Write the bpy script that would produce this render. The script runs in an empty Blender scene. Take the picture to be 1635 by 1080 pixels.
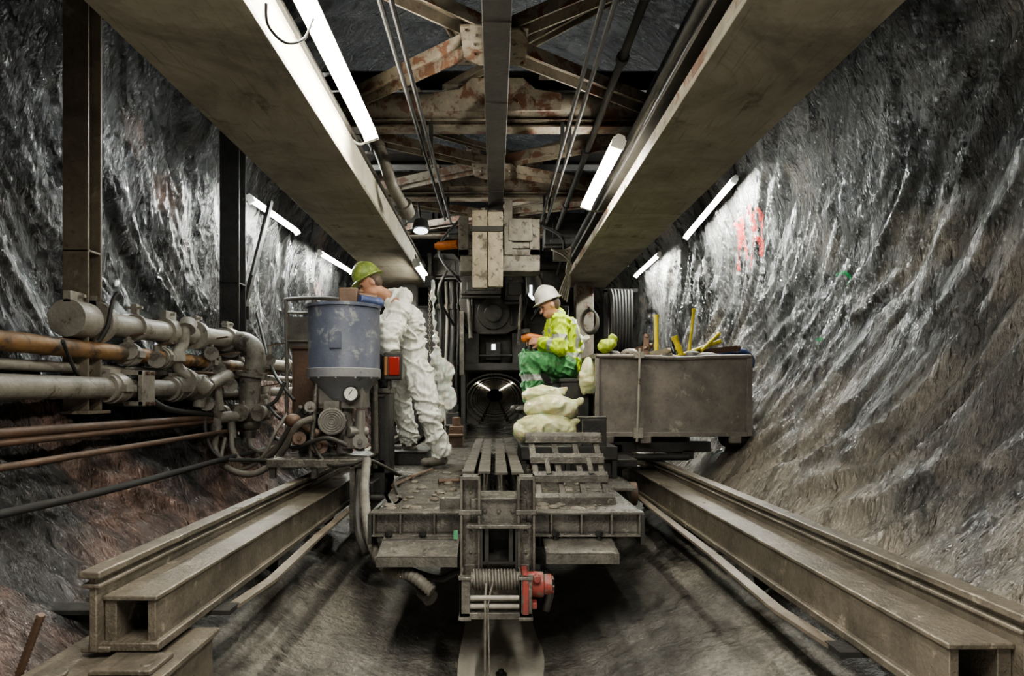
import bpy, bmesh, math, random
from mathutils import Vector, Matrix, noise
random.seed(3)
H=1.55; F=1000.0; R=2.9
V=Vector
def X(px,d): return (px-790)/F*d
def Z(py,d): return H+(628-py)/F*d
def P(px,py,d): return V((X(px,d),d,Z(py,d)))
scene=bpy.context.scene
COL=scene.collection

# ------------------------------------------------------------ materials
def nn(nt,t,**k):
    n=nt.nodes.new(t)
    for a,b in k.items(): setattr(n,a,b)
    return n
def setup(name):
    m=bpy.data.materials.new(name); m.use_nodes=True
    nt=m.node_tree; b=nt.nodes['Principled BSDF']
    return m,nt,b
def c4(c): return (c[0],c[1],c[2],1)
def noise_n(nt,vec,scale,detail=6,rough=.6,dist=0,typ=None):
    n=nn(nt,'ShaderNodeTexNoise'); n.inputs['Scale'].default_value=scale
    if typ:
        n.noise_type=typ
        n.inputs['Offset'].default_value=1.0; n.inputs['Gain'].default_value=1.6
    n.inputs['Detail'].default_value=detail; n.inputs['Roughness'].default_value=rough
    n.inputs['Distortion'].default_value=dist
    nt.links.new(vec,n.inputs['Vector']); return n.outputs['Fac']
def ramp(nt,fac,a,b):
    r=nn(nt,'ShaderNodeMapRange'); r.inputs['From Min'].default_value=a; r.inputs['From Max'].default_value=b
    nt.links.new(fac,r.inputs['Value']); return r.outputs['Result']
def mix(nt,fac,a,b):
    m=nn(nt,'ShaderNodeMix',data_type='RGBA')
    if isinstance(fac,float): m.inputs[0].default_value=fac
    else: nt.links.new(fac,m.inputs[0])
    for s,i in ((a,6),(b,7)):
        if isinstance(s,tuple): m.inputs[i].default_value=c4(s)
        else: nt.links.new(s,m.inputs[i])
    return m.outputs[2]
def M(name,c1,c2,scale=6,rough=(.4,.7),metal=0.,bump=.25,c3=None,t3=.58,bs=9.,grime=0.,sss=0.):
    m,nt,b=setup(name)
    tc=nn(nt,'ShaderNodeTexCoord').outputs['Object']
    n1=noise_n(nt,tc,scale,8,.65)
    col=mix(nt,ramp(nt,n1,.35,.68),c1,c2)
    if c3:
        n2=noise_n(nt,tc,scale*1.7,7,.7,.4)
        col=mix(nt,ramp(nt,n2,t3,t3+.07),col,c3)
    if grime:
        n3=noise_n(nt,tc,1.3,9,.72,1.2)
        mp=nn(nt,'ShaderNodeMapping'); mp.inputs['Scale'].default_value=(22,1.2,22); nt.links.new(tc,mp.inputs['Vector'])
        n4=noise_n(nt,mp.outputs['Vector'],1.6,5,.7,.3)
        dk=tuple(x*.28 for x in c2)
        g3=nn(nt,'ShaderNodeMath',operation='MULTIPLY'); nt.links.new(ramp(nt,n3,.45,.70),g3.inputs[0]); g3.inputs[1].default_value=grime
        col=mix(nt,g3.outputs[0],col,dk)
        g4=nn(nt,'ShaderNodeMath',operation='MULTIPLY'); nt.links.new(ramp(nt,n4,.56,.70),g4.inputs[0]); g4.inputs[1].default_value=grime*.8
        col=mix(nt,g4.outputs[0],col,dk)
    nt.links.new(col,b.inputs['Base Color'])
    rr=nn(nt,'ShaderNodeMapRange'); rr.inputs['To Min'].default_value=rough[0]; rr.inputs['To Max'].default_value=rough[1]
    rr.inputs['From Min'].default_value=.3; rr.inputs['From Max'].default_value=.7
    nt.links.new(n1,rr.inputs['Value']); nt.links.new(rr.outputs['Result'],b.inputs['Roughness'])
    b.inputs['Metallic'].default_value=metal
    if sss:
        b.inputs['Subsurface Weight'].default_value=sss; b.inputs['Subsurface Scale'].default_value=.03
    if bump:
        nb=noise_n(nt,tc,scale*bs,4,.6)
        bp=nn(nt,'ShaderNodeBump'); bp.inputs['Strength'].default_value=bump; bp.inputs['Distance'].default_value=.01
        nt.links.new(nb,bp.inputs['Height']); nt.links.new(bp.outputs['Normal'],b.inputs['Normal'])
    return m
def ROCK(name,dark,mid,warm,wt,zw,rg=(.16,.5),bstr=.9,coat=.35,st_=(1,2.1,.45),bd=.055,spk=.35,rot=32):
    m,nt,b=setup(name)
    tc=nn(nt,'ShaderNodeTexCoord').outputs['Object']
    mp=nn(nt,'ShaderNodeMapping'); mp.inputs['Rotation'].default_value=(math.radians(rot),0,0)
    mp.inputs['Scale'].default_value=st_; nt.links.new(tc,mp.inputs['Vector']); st=mp.outputs['Vector']
    big=noise_n(nt,tc,.75,5,.6,.5)
    bg2=noise_n(nt,st,1.8,8,.68,.6)
    rid=noise_n(nt,st,2.5,9,.62,.35,'RIDGED_MULTIFRACTAL')
    rid2=noise_n(nt,st,8.0,7,.62,.3,'RIDGED_MULTIFRACTAL')
    sp=noise_n(nt,tc,38,6,.75)
    col=mix(nt,ramp(nt,bg2,.36,.66),dark,mid)
    sx=nn(nt,'ShaderNodeSeparateXYZ'); nt.links.new(tc,sx.inputs[0])
    zr=ramp(nt,sx.outputs['Z'],zw+1.4,zw-.4)
    ad=nn(nt,'ShaderNodeMath',operation='MULTIPLY_ADD'); nt.links.new(zr,ad.inputs[0]); ad.inputs[1].default_value=.17
    nt.links.new(big,ad.inputs[2])
    col=mix(nt,ramp(nt,ad.outputs[0],wt,wt+.18),col,warm)
    sc=nn(nt,'ShaderNodeMath',operation='MULTIPLY'); nt.links.new(ramp(nt,bg2,.50,.40),sc.inputs[0]); sc.inputs[1].default_value=.45
    col=mix(nt,sc.outputs[0],col,dark)
    sc=nn(nt,'ShaderNodeMath',operation='MULTIPLY'); nt.links.new(ramp(nt,sp,.58,.40),sc.inputs[0]); sc.inputs[1].default_value=spk
    col=mix(nt,sc.outputs[0],col,dark)
    nt.links.new(col,b.inputs['Base Color'])
    rr=nn(nt,'ShaderNodeMapRange'); rr.inputs['From Min'].default_value=.35; rr.inputs['From Max'].default_value=.65
    rr.inputs['To Min'].default_value=rg[0]; rr.inputs['To Max'].default_value=rg[1]
    nt.links.new(bg2,rr.inputs['Value']); nt.links.new(rr.outputs['Result'],b.inputs['Roughness'])
    b0=nn(nt,'ShaderNodeBump'); b0.inputs['Strength'].default_value=bstr; b0.inputs['Distance'].default_value=bd
    b1=nn(nt,'ShaderNodeBump'); b1.inputs['Strength'].default_value=bstr; b1.inputs['Distance'].default_value=bd*.36
    b2=nn(nt,'ShaderNodeBump'); b2.inputs['Strength'].default_value=bstr*.8; b2.inputs['Distance'].default_value=.009
    nt.links.new(rid,b0.inputs['Height']); nt.links.new(rid2,b1.inputs['Height']); nt.links.new(sp,b2.inputs['Height'])
    nt.links.new(b0.outputs['Normal'],b1.inputs['Normal'])
    nt.links.new(b1.outputs['Normal'],b2.inputs['Normal']); nt.links.new(b2.outputs['Normal'],b.inputs['Normal'])
    b.inputs['Coat Weight'].default_value=coat; b.inputs['Coat Roughness'].default_value=.15
    nt.links.new(b1.outputs['Normal'],b.inputs['Coat Normal'])
    return m
def EM(name,c,s):
    m,nt,b=setup(name)
    b.inputs['Base Color'].default_value=c4(c); b.inputs['Emission Color'].default_value=c4(c); b.inputs['Emission Strength'].default_value=s
    return m
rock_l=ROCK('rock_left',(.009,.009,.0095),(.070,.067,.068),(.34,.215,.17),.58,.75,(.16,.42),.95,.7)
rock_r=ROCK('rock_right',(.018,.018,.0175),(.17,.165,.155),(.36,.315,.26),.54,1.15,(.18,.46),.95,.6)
rock_f=ROCK('rock_floor',(.085,.08,.071),(.29,.275,.245),(.31,.29,.25),.60,.0,(.35,.7),.8,.2,(1,1,1),.02,.6,0)
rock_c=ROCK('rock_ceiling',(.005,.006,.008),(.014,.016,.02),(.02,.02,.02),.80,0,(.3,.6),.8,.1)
m_gird=M('girder_paint',(.31,.285,.225),(.22,.20,.155),1.8,(.45,.7),0,.3,(.12,.095,.07),.58,9,.8)
m_girdd=M('girder_dark_paint',(.06,.055,.045),(.035,.03,.028),2,(.45,.7),0,.25)
m_pale=M('pale_paint',(.27,.24,.19),(.155,.135,.105),4,(.45,.75),0,.3,(.11,.048,.026),.51,9,.6)
m_lit_web=M('lit_web_paint',(.60,.57,.48),(.42,.39,.31),4,(.45,.7),0,.2,(.2,.13,.08),.62)  # left inner web: lamplight on it is put into this pale colour
m_rail=M('dusty_rail_steel',(.19,.165,.13),(.095,.083,.066),6,(.22,.5),.3,.5,(.34,.30,.24),.60,9,.85)
m_post=M('post_steel',(.19,.16,.12),(.105,.087,.067),4,(.4,.7),.1,.3,(.24,.21,.16),.60,9,.6)
m_dark=M('dark_steel',(.05,.048,.044),(.022,.022,.022),5,(.35,.6),.4,.25,(.12,.10,.08),.64)
m_mono=M('monorail_steel',(.016,.013,.011),(.010,.009,.008),4,(.5,.75),0,.25,(.05,.04,.03),.64)
m_deck=M('muddy_deck_steel',(.16,.15,.13),(.055,.051,.045),7,(.12,.45),.25,.55,(.28,.26,.215),.60,9,.8)
m_galv=M('grey_pipe_paint',(.30,.28,.24),(.17,.158,.135),5,(.35,.65),.1,.35,(.09,.065,.045),.57,9,.4)
m_grimy=M('grimy_grey_steel',(.24,.225,.19),(.12,.11,.095),5,(.4,.7),.1,.35,(.06,.05,.038),.54,9,.7)
m_rust=M('ochre_rusty_pipe',(.27,.155,.06),(.14,.08,.04),3,(.4,.7),.1,.35,(.055,.04,.028),.50,9,.5)
m_brown=M('brown_steel',(.12,.07,.045),(.065,.045,.033),4,(.4,.7),.1,.35)
m_rubber=M('black_rubber',(.02,.019,.018),(.045,.042,.037),7,(.5,.75),0,.2)
m_cable=M('black_cable_sheath',(.012,.012,.012),(.02,.019,.018),7,(.7,.9),0,.1)
m_hose=M('grey_hose',(.15,.14,.118),(.075,.068,.058),8,(.45,.7),0,.3)
m_blue=M('blue_hopper_paint',(.05,.058,.09),(.085,.095,.125),4,(.35,.6),0,.25,(.18,.185,.19),.55,9,.4)
m_dust=M('cement_dust_grey',(.14,.148,.17),(.20,.20,.195),5,(.5,.8),0,.25,(.08,.085,.10),.58)
m_motor=M('motor_grey',(.20,.19,.17),(.11,.105,.095),6,(.4,.6),.2,.2,(.07,.055,.045),.56)
m_red=M('red_paint',(.26,.045,.035),(.14,.04,.035),9,(.45,.65),0,.25,(.13,.11,.09),.52)
m_wood=M('weathered_wood',(.34,.30,.225),(.20,.175,.13),6,(.6,.85),0,.5,(.08,.066,.052),.54,9,.4)
m_skip=M('skip_steel',(.19,.17,.15),(.105,.095,.083),5,(.4,.7),.1,.45,(.28,.26,.22),.60,9,.5)
m_sack=M('sack_plastic',(.52,.52,.28),(.62,.62,.42),7,(.16,.35),0,.3,(.36,.36,.20),.64,9,0,.4)
m_white=M('white_coverall_cloth',(.72,.73,.67),(.56,.57,.52),4,(.65,.85),0,.3,(.36,.34,.28),.63)
m_hiv=M('hivis_yellow',(.54,.72,.03),(.40,.56,.02),6,(.6,.8),0,.3,(.25,.28,.06),.58)
m_bag=M('yellow_green_bag',(.42,.52,.06),(.30,.38,.05),8,(.3,.5),0,.3,(.2,.22,.07),.58)
m_green=M('hivis_green',(.085,.27,.105),(.05,.18,.065),6,(.6,.8),0,.3,(.075,.10,.06),.56)
m_refl=M('reflective_grey',(.40,.41,.38),(.28,.29,.27),12,(.3,.5),.1,.1)
m_skin=M('skin',(.42,.225,.15),(.34,.175,.115),12,(.5,.65),0,.1)
m_helmw=M('white_plastic',(.72,.72,.68),(.6,.6,.56),6,(.25,.4),0,.05)
m_helmd=M('dusty_white_plastic',(.52,.51,.47),(.38,.37,.33),9,(.35,.55),0,.1,(.22,.2,.17),.6)
m_helmg=M('green_plastic',(.24,.30,.07),(.07,.12,.03),22,(.35,.55),0,.05,(.38,.40,.13),.55)
m_boot=M('boot_leather',(.04,.036,.032),(.10,.09,.075),9,(.5,.7),0,.2)
m_hair=M('brown_hair',(.04,.025,.015),(.07,.045,.03),30,(.5,.7),0,.4)
m_orange=M('orange_plastic',(.50,.16,.03),(.32,.10,.02),9,(.35,.5),0,.1,(.15,.08,.05),.56)
m_yel=M('yellow_paint',(.60,.48,.03),(.40,.34,.04),9,(.4,.6),0,.2,(.15,.13,.06),.58)
m_bluep=M('blue_plastic',(.03,.045,.11),(.045,.065,.15),7,(.4,.6),0,.1,(.12,.12,.12),.58)
m_mud=M('muddy_rubble',(.13,.11,.085),(.055,.048,.04),8,(.4,.8),0,.6)
m_clear=M('dusty_clear_plastic',(.60,.62,.57),(.48,.50,.46),6,(.12,.3),0,.3,(.35,.35,.31),.64,9,0,.3)
m_rope=M('steel_wire_rope',(.24,.22,.19),(.12,.11,.1),60,(.35,.5),.5,.4)
m_glass=M('gauge_face',(.65,.65,.62),(.58,.58,.55),5,(.2,.3),0,0)
m_redlens=M('red_lens',(.28,.02,.016),(.18,.02,.016),5,(.15,.3),0,0)
m_amber=M('amber_lens',(.26,.13,.05),(.2,.11,.05),5,(.2,.3),0,0)
def SPRAY(name,c):
    m,nt,b=setup(name); tc=nn(nt,'ShaderNodeTexCoord').outputs['Object']
    b.inputs['Base Color'].default_value=c4(c); b.inputs['Roughness'].default_value=.6
    n=noise_n(nt,tc,26,6,.75); r=ramp(nt,n,.36,.56)
    q=nn(nt,'ShaderNodeMath',operation='MULTIPLY'); nt.links.new(r,q.inputs[0]); q.inputs[1].default_value=.85
    nt.links.new(q.outputs[0],b.inputs['Alpha']); return m
m_sprayr=SPRAY('red_spray',(.55,.05,.035)); m_sprayg=SPRAY('green_spray',(.03,.36,.12))
m_tag=M('green_paint_tag',(.05,.25,.12),(.06,.2,.1),14,(.5,.7),0,.2)
m_tube=EM('lamp_tube_glow',(1.0,.96,.84),100)
m_tubew=EM('wall_lamp_tube_glow',(.98,1.0,.93),430)
m_farlamp=EM('distant_lamp_glow',(1,.95,.8),9)
m_spot=EM('spot_lens_glow',(.9,.95,1),2)

# ------------------------------------------------------------ mesh helpers
def NB(): return bmesh.new()
def box(bm,c,s,rot=None):
    m=Matrix.Translation(V(c))
    if rot is not None: m=m@rot.to_4x4()
    bmesh.ops.create_cube(bm,size=1,matrix=m@Matrix.Diagonal((s[0],s[1],s[2],1)))
def bx(bm,x0,x1,y0,y1,z0,z1): box(bm,((x0+x1)/2,(y0+y1)/2,(z0+z1)/2),(abs(x1-x0),abs(y1-y0),abs(z1-z0)))
def frame(a,up=V((0,0,1))):
    a=a.normalized(); u=V(up)
    if abs(a.dot(u))>.98: u=V((0,1,0)) if abs(a.y)<.9 else V((1,0,0))
    s=a.cross(u).normalized(); u=s.cross(a).normalized()
    return s,u
def cyl(bm,p0,p1,r,r2=None,seg=18):
    p0=V(p0);p1=V(p1);a=p1-p0
    q=a.to_track_quat('Z','Y').to_matrix().to_4x4()
    bmesh.ops.create_cone(bm,cap_ends=True,segments=seg,radius1=r,radius2=r if r2 is None else r2,depth=a.length,matrix=Matrix.Translation((p0+p1)/2)@q)
def ell(bm,c,r,rot=None,seg=16):
    if not hasattr(r,'__len__'): r=(r,r,r)
    m=Matrix.Translation(V(c))
    if rot is not None: m=m@rot.to_4x4()
    bmesh.ops.create_uvsphere(bm,u_segments=seg,v_segments=max(6,seg//2+2),radius=1,matrix=m@Matrix.Diagonal((r[0],r[1],r[2],1)))
def crom(pts,n=6):
    pts=[V(p) for p in pts]
    if len(pts)<3: return pts
    o=[]
    for i in range(len(pts)-1):
        a=pts[max(i-1,0)];b=pts[i];c=pts[i+1];d=pts[min(i+2,len(pts)-1)]
        for k in range(n):
            t=k/n
            o.append(.5*((2*b)+(c-a)*t+(2*a-5*b+4*c-d)*t*t+(3*b-a-3*c+d)*t**3))
    o.append(pts[-1]); return o
def tube(bm,pts,r,seg=10,smooth=True,closed=False,n=6,ribs=0):
    pts=crom(pts,n) if smooth else [V(p) for p in pts]
    N=len(pts); rings=[]
    u=None
    for i in range(N):
        if closed: a=pts[(i+1)%N]-pts[i-1]
        else: a=pts[min(i+1,N-1)]-pts[max(i-1,0)]
        a.normalize()
        if u is None: s,u=frame(a)
        else:
            u=(u-a*u.dot(a)); 
            if u.length<1e-4: s,u=frame(a)
            u.normalize(); s=a.cross(u)
        rr=r[min(i,len(r)-1)] if hasattr(r,'__len__') else r
        if ribs: rr*=1+ribs*(1 if i%2 else -1)
        rings.append([bm.verts.new(pts[i]+(s*math.cos(2*math.pi*k/seg)+u*math.sin(2*math.pi*k/seg))*rr) for k in range(seg)])
    for i in range(N if closed else N-1):
        A=rings[i];B=rings[(i+1)%N]
        for k in range(seg): bm.faces.new((A[k],A[(k+1)%seg],B[(k+1)%seg],B[k]))
    if not closed: bm.faces.new(rings[0][::-1]); bm.faces.new(rings[-1])
def ring(bm,c,axis,Rr,r,seg=28,rs=8,sx=1.,su=1.):
    s,u=frame(V(axis)); c=V(c)
    tube(bm,[c+(s*math.cos(t)*sx+u*math.sin(t)*su)*Rr for t in [2*math.pi*i/seg for i in range(seg)]],r,rs,False,True)
def lathe(bm,prof,base,axis=(0,0,1),seg=32):
    a=V(axis).normalized(); s,u=frame(a); base=V(base); rings=[]
    for r,h in prof:
        rings.append([bm.verts.new(base+a*h+(s*math.cos(2*math.pi*k/seg)+u*math.sin(2*math.pi*k/seg))*max(r,.0005)) for k in range(seg)])
    for i in range(len(rings)-1):
        A=rings[i];B=rings[i+1]
        for k in range(seg): bm.faces.new((A[k],A[(k+1)%seg],B[(k+1)%seg],B[k]))
    bm.faces.new(rings[0][::-1]); bm.faces.new(rings[-1])
def prof(bm,poly,p0,p1,up=(0,0,1)):
    p0=V(p0);p1=V(p1); s,u=frame(p1-p0,V(up))
    A=[bm.verts.new(p0+s*x+u*y) for x,y in poly]; B=[bm.verts.new(p1+s*x+u*y) for x,y in poly]
    n=len(poly)
    for i in range(n): bm.faces.new((A[i],A[(i+1)%n],B[(i+1)%n],B[i]))
    bm.faces.new(A[::-1]); bm.faces.new(B)
def ibeam(bm,p0,p1,w,h,tf=.015,tw=.012,up=(0,0,1)):
    a,b,c=w/2,h/2,tw/2
    prof(bm,[(-a,-b),(a,-b),(a,-b+tf),(c,-b+tf),(c,b-tf),(a,b-tf),(a,b),(-a,b),(-a,b-tf),(-c,b-tf),(-c,-b+tf),(-a,-b+tf)],p0,p1,up)
def chan(bm,p0,p1,w,h,t=.012,up=(0,0,1)):
    a,b=w/2,h/2
    prof(bm,[(-a,-b),(a,-b),(a,b),(a-t,b),(a-t,-b+t),(-a+t,-b+t),(-a+t,b),(-a,b)],p0,p1,up)
def bar(bm,p0,p1,w,h,up=(0,0,1)):
    a,b=w/2,h/2; prof(bm,[(-a,-b),(a,-b),(a,b),(-a,b)],p0,p1,up)
def bolt(bm,p,axis,r=.014,h=.014): cyl(bm,V(p),V(p)+V(axis).normalized()*h,r,seg=6)
OW={}
def addmesh(o,bm,mats,smooth=True,ang=38):
    bmesh.ops.recalc_face_normals(bm,faces=bm.faces)
    me=bpy.data.meshes.new(o if isinstance(o,str) else 'm'); bm.to_mesh(me); bm.free()
    for m in (mats if isinstance(mats,(list,tuple)) else [mats]): me.materials.append(m)
    if smooth:
        me.shade_smooth()
        me.set_sharp_from_angle(angle=math.radians(ang))
    return me
def meta(o,label=None,cat=None,group=None,kind=None):
    if label: o['label']=label
    if cat: o['category']=cat
    if group: o['group']=group
    if kind: o['kind']=kind
def thing(name,loc,label,cat,group=None):
    o=bpy.data.objects.new(name,None); o.empty_display_size=.05; o.location=loc; COL.objects.link(o); OW[o]=V(loc)
    meta(o,label,cat,group); return o
def mk(name,bm,mats,parent=None,label=None,cat=None,group=None,kind=None,bevel=0.,ang=38,smooth=True,origin=None):
    if parent is not None: L=OW[parent].copy()
    elif origin is not None: L=V(origin)
    else:
        xs=[v.co for v in bm.verts]
        mn=[min(c[i] for c in xs) for i in range(3)]; mx=[max(c[i] for c in xs) for i in range(3)]
        L=V(((mn[0]+mx[0])/2,(mn[1]+mx[1])/2,mn[2]))
    bmesh.ops.translate(bm,vec=-L,verts=bm.verts)
    me=addmesh(name,bm,mats,smooth,ang)
    o=bpy.data.objects.new(name,me); COL.objects.link(o)
    if parent is not None: o.parent=parent; o.location=(0,0,0)
    else: o.location=L
    OW[o]=L
    meta(o,label,cat,group,kind)
    if bevel:
        md=o.modifiers.new('bev','BEVEL'); md.width=bevel; md.segments=2; md.limit_method='ANGLE'; md.angle_limit=math.radians(40)
    return o

# ------------------------------------------------------------ tunnel shell
def sm(a,b,x):
    t=max(0,min(1,(x-a)/(b-a))); return t*t*(3-2*t)
def disp(th,y):
    s=abs(th)*R; sg=1 if th>0 else -1
    a=.10+.90*sm(.38,.95,abs(th))
    h=.07*noise.noise(V((y*.9+s*.35,s*.45,sg*7.3)))
    w=noise.noise(V((y*.7,s*.8,sg*3)))*.7
    r1=noise.ridged_multi_fractal(V((y*1.9+s*1.25+w,s*.42+w*.5,sg*2.1+5)),.85,2.15,7,1.0,2.0)
    n3=noise.noise(V((y*12+s*8,s*2.6,sg*9.1)))
    n4=noise.noise(V((y*22+s*14,s*6,sg*1.7)))
    h+=.092*(min(r1,2.2)-1.0)+.028*(.3-abs(n3))+.013*(.3-abs(n4))
    return h*a
def rockpt(th,y,off=0.):
    r=R-disp(th,y)-off
    return V((r*math.sin(th),y,R-r*math.cos(th)))
ys=[]
y=-1.6
while y<95:
    ys.append(y)
    y+=.2 if y<1.4 else (.022 if y<6.5 else (.04 if y<11 else (.15 if y<16 else 1.5)))
def shell(name,t0,t1,step,mat,label):
    bm=NB(); n=int((t1-t0)/step)+1; rows=[]
    for yy in ys: rows.append([bm.verts.new(rockpt(t0+(t1-t0)*k/n,yy)) for k in range(n+1)])
    for i in range(len(rows)-1):
        for k in range(n): bm.faces.new((rows[i][k],rows[i+1][k],rows[i+1][k+1],rows[i][k+1]))
    me=bpy.data.meshes.new(name); bm.to_mesh(me); bm.free(); me.materials.append(mat)
    me.shade_smooth()
    o=bpy.data.objects.new(name,me); COL.objects.link(o); meta(o,label,None,None,'structure'); return o
D=math.radians
shell('floor',D(-32),D(32),.014,rock_f,'muddy curved rock invert of the bored tunnel')
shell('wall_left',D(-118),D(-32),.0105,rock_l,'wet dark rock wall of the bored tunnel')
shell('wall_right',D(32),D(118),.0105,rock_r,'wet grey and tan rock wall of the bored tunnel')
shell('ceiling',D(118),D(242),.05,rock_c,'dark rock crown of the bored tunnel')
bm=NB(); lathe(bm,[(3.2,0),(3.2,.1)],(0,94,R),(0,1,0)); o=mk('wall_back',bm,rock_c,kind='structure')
bm=NB(); rows=[]
for i in range(60):
    yy=1.5+i*.09; w=.2+.04*noise.noise(V((yy*1.5,0,0))); w2=.26+.05*noise.noise(V((yy*1.5,9,0)))
    row=[]
    for k in range(13):
        x=-w+(w+w2)*k/12; row.append(bm.verts.new(rockpt(math.asin(x/R),yy,.012)))
    rows.append(row)
for i in range(59):
    for k in range(12): bm.faces.new((rows[i][k],rows[i+1][k],rows[i+1][k+1],rows[i][k+1]))
m_wetc=M('wet_cement_slurry',(.62,.59,.51),(.50,.475,.40),4,(.15,.4),0,.15)
o=mk('cement_slurry_strip',bm,m_wetc,None,'pale wet cement slurry strip on the tunnel invert','slurry',kind='stuff')

def strokes(name,ps,mat,label,w=.028):
    bm=NB()
    for st in ps:
        pts=[]
        for i in range(len(st)-1):
            for k in range(14):
                t=k/14; pts.append((st[i][0]*(1-t)+st[i+1][0]*t,st[i][1]*(1-t)+st[i+1][1]*t))
        pts.append(st[-1]); prev=None
        for i,(yy,th) in enumerate(pts):
            yy+=.03*noise.noise(V((yy*9,th*9,1))); th+=.012*noise.noise(V((yy*9,th*9,7)))
            j=min(i+1,len(pts)-1);k=max(i-1,0)
            dy=pts[j][0]-pts[k][0]; dt=(pts[j][1]-pts[k][1])*R; l=math.hypot(dy,dt) or 1
            ww=w*(.7+.8*abs(noise.noise(V((yy*14,th*20,3)))))
            ny,ntt=-dt/l*ww*.5,dy/l*ww*.5/R
            row=[bm.verts.new(rockpt(th+ntt*q,yy+ny*q,.014)) for q in (1,.5,0,-.5,-1)]
            if prev:
                for q in range(4): bm.faces.new((prev[q],row[q],row[q+1],prev[q+1]))
            prev=row
    return mk(name,bm,mat,None,label,'spray mark')
def wt(z): return math.acos((R-z)/R)
zc=Z(405,6.9)
def letter(pts,y0,s=.3,k=1.5): return [(y0-p[0]*s,wt(zc+p[1]*s*k)) for p in pts]
L4=[letter([(0,1),(.8,.9)],7.45,.24,2),letter([(.4,1),(.3,-.2)],7.45,.24,2),
    letter([(0,-.3),(.1,1),(.4,.3),(.7,.9),(.9,-.1)],7.2,.24,2),
    letter([(0,.9),(.7,1.1),(.2,-.4)],6.9,.24,2),letter([(0,.2),(.1,1),(.6,1),(.7,.2),(.5,-.2),(.1,-.1),(0,.2)],6.65,.2,2)]
strokes('red_spray_mark',L4,m_sprayr,'smeared red spray-painted scrawl on wet rock wall',.06)
zc=Z(500,4.9)
strokes('green_spray_mark',[letter([(0,1),(.6,1),(.8,.6)],5.15,.22)],m_sprayg,'faint green spray-painted dash on rock wall',.035)
strokes('green_spray_mark',[letter([(0,-.6),(.9,-.7)],5.25,.22)],m_sprayg,'faint green spray-painted dash on rock wall',.035)

# ------------------------------------------------------------ girders and overhead steel
for sg,lab in ((-1,'long dusty steel box girder carrying strip lamps, stained underside'),(1,'long dusty steel box girder with rust-spotted underside')):
    g=thing('box_girder',(sg*1.265,3.4,H+1.5),lab,'steel girder','overhead box girders')
    bm=NB(); bx(bm,sg*.96,sg*1.57,-1.5,8.9,H+1.5,H+1.53); 
    for yy in (1.0,4.6,7.4): bx(bm,sg*.95,sg*1.58,yy,yy+.012,H+1.497,H+1.531)
    mk('bottom_flange',bm,m_gird,g,bevel=.004)
    xi=1.0 if sg<0 else 1.03
    bm=NB(); bx(bm,sg*xi,sg*(xi+.02),-1.5,8.9,H+1.53,H+(1.79 if sg<0 else 1.70)); mk('inner_web',bm,m_lit_web if sg<0 else m_pale,g)
    bm=NB(); bx(bm,sg*1.5,sg*1.52,-1.5,8.9,H+1.53,H+1.79); mk('outer_web',bm,m_gird,g)
    bm=NB(); bx(bm,sg*(xi-.02),sg*1.57,-1.5,8.9,H+1.79,H+1.82); mk('top_flange',bm,m_girdd,g,bevel=.004)
    if sg>0:
        bm=NB(); cyl(bm,(1.0,-.5,H+1.86),(1.0,8.5,H+1.86),.035); mk('cable_run',bm,m_dark,g)
bm=NB(); ibeam(bm,(.01,-.5,H+2.06),(.01,6.5,H+2.06),.15,.32,.02,.014)
for yy in (3.2,4.1,5.9): bx(bm,-.065,.085,yy,yy+.02,H+1.895,H+1.93)
mk('monorail_beam',bm,m_mono,None,'dark rusty steel monorail hoist beam hung under roof trusses','monorail beam',bevel=.004)
for i,yy in enumerate((5.05,6.85,8.5)):
    zc=H+2.33
    g=thing('cross_beam',(0,yy,zc-.1),'rust-flecked steel cross pipe with clamped gusset plates','roof beam','roof cross beams')
    bm=NB(); cyl(bm,(-1.35,yy,zc-.03),(1.35,yy,zc-.03),.115,seg=22); 
    for x in (-.9,-.35,.45,.95): cyl(bm,(x-.02,yy,zc-.03),(x+.02,yy,zc-.03),.13,seg=22)
    mk('tube',bm,m_pale,g)
    bm=NB(); prof(bm,[(-.5,-.12),(.5,-.12),(.5,.02),(.3,.05),(.2,.14),(-.2,.14),(-.3,.05),(-.5,.02)],(0.02,yy-.15,zc),(0.02,yy-.135,zc))
    for x in (-.42,-.3,-.15,.18,.32,.44):
        bolt(bm,(x,yy-.15,zc-.05),(0,-1,0))
    mk('gusset_plate',bm,m_pale,g,bevel=.003)
    bm=NB(); ibeam(bm,(-1.3,yy-.02,zc-.19),(1.3,yy-.02,zc-.19),.14,.06,.012,.01); mk('lower_flange',bm,m_pale,g)
    for x in (-1.28,1.28):
        bm=NB(); bx(bm,x-.04,x+.04,yy-.06,yy+.06,H+1.82,zc); mk('end_bracket',bm,m_gird,g,bevel=.004)
def brace(p0,p1,m=m_pale,w=.11,h=.08,lab='diagonal rust-streaked steel roof brace with bolted ends'):
    p0=V(p0);p1=V(p1); a=(p1-p0).normalized(); s,u=frame(a)
    bm=NB(); chan(bm,p0,p1,w,h,.012,up=(0,0,-1))
    for p in (p0+a*.08,p1-a*.08,p0+a*.16,p1-a*.16): bolt(bm,p-V((0,0,h/2+.012)),(0,0,-1))
    box(bm,p0+a*.1-V((0,0,h/2+.004)),(.15,.15,.01)); box(bm,p1-a*.1-V((0,0,h/2+.004)),(.15,.15,.01))
    mk('roof_brace',bm,m,None,lab,'roof brace','roof truss braces')
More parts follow.
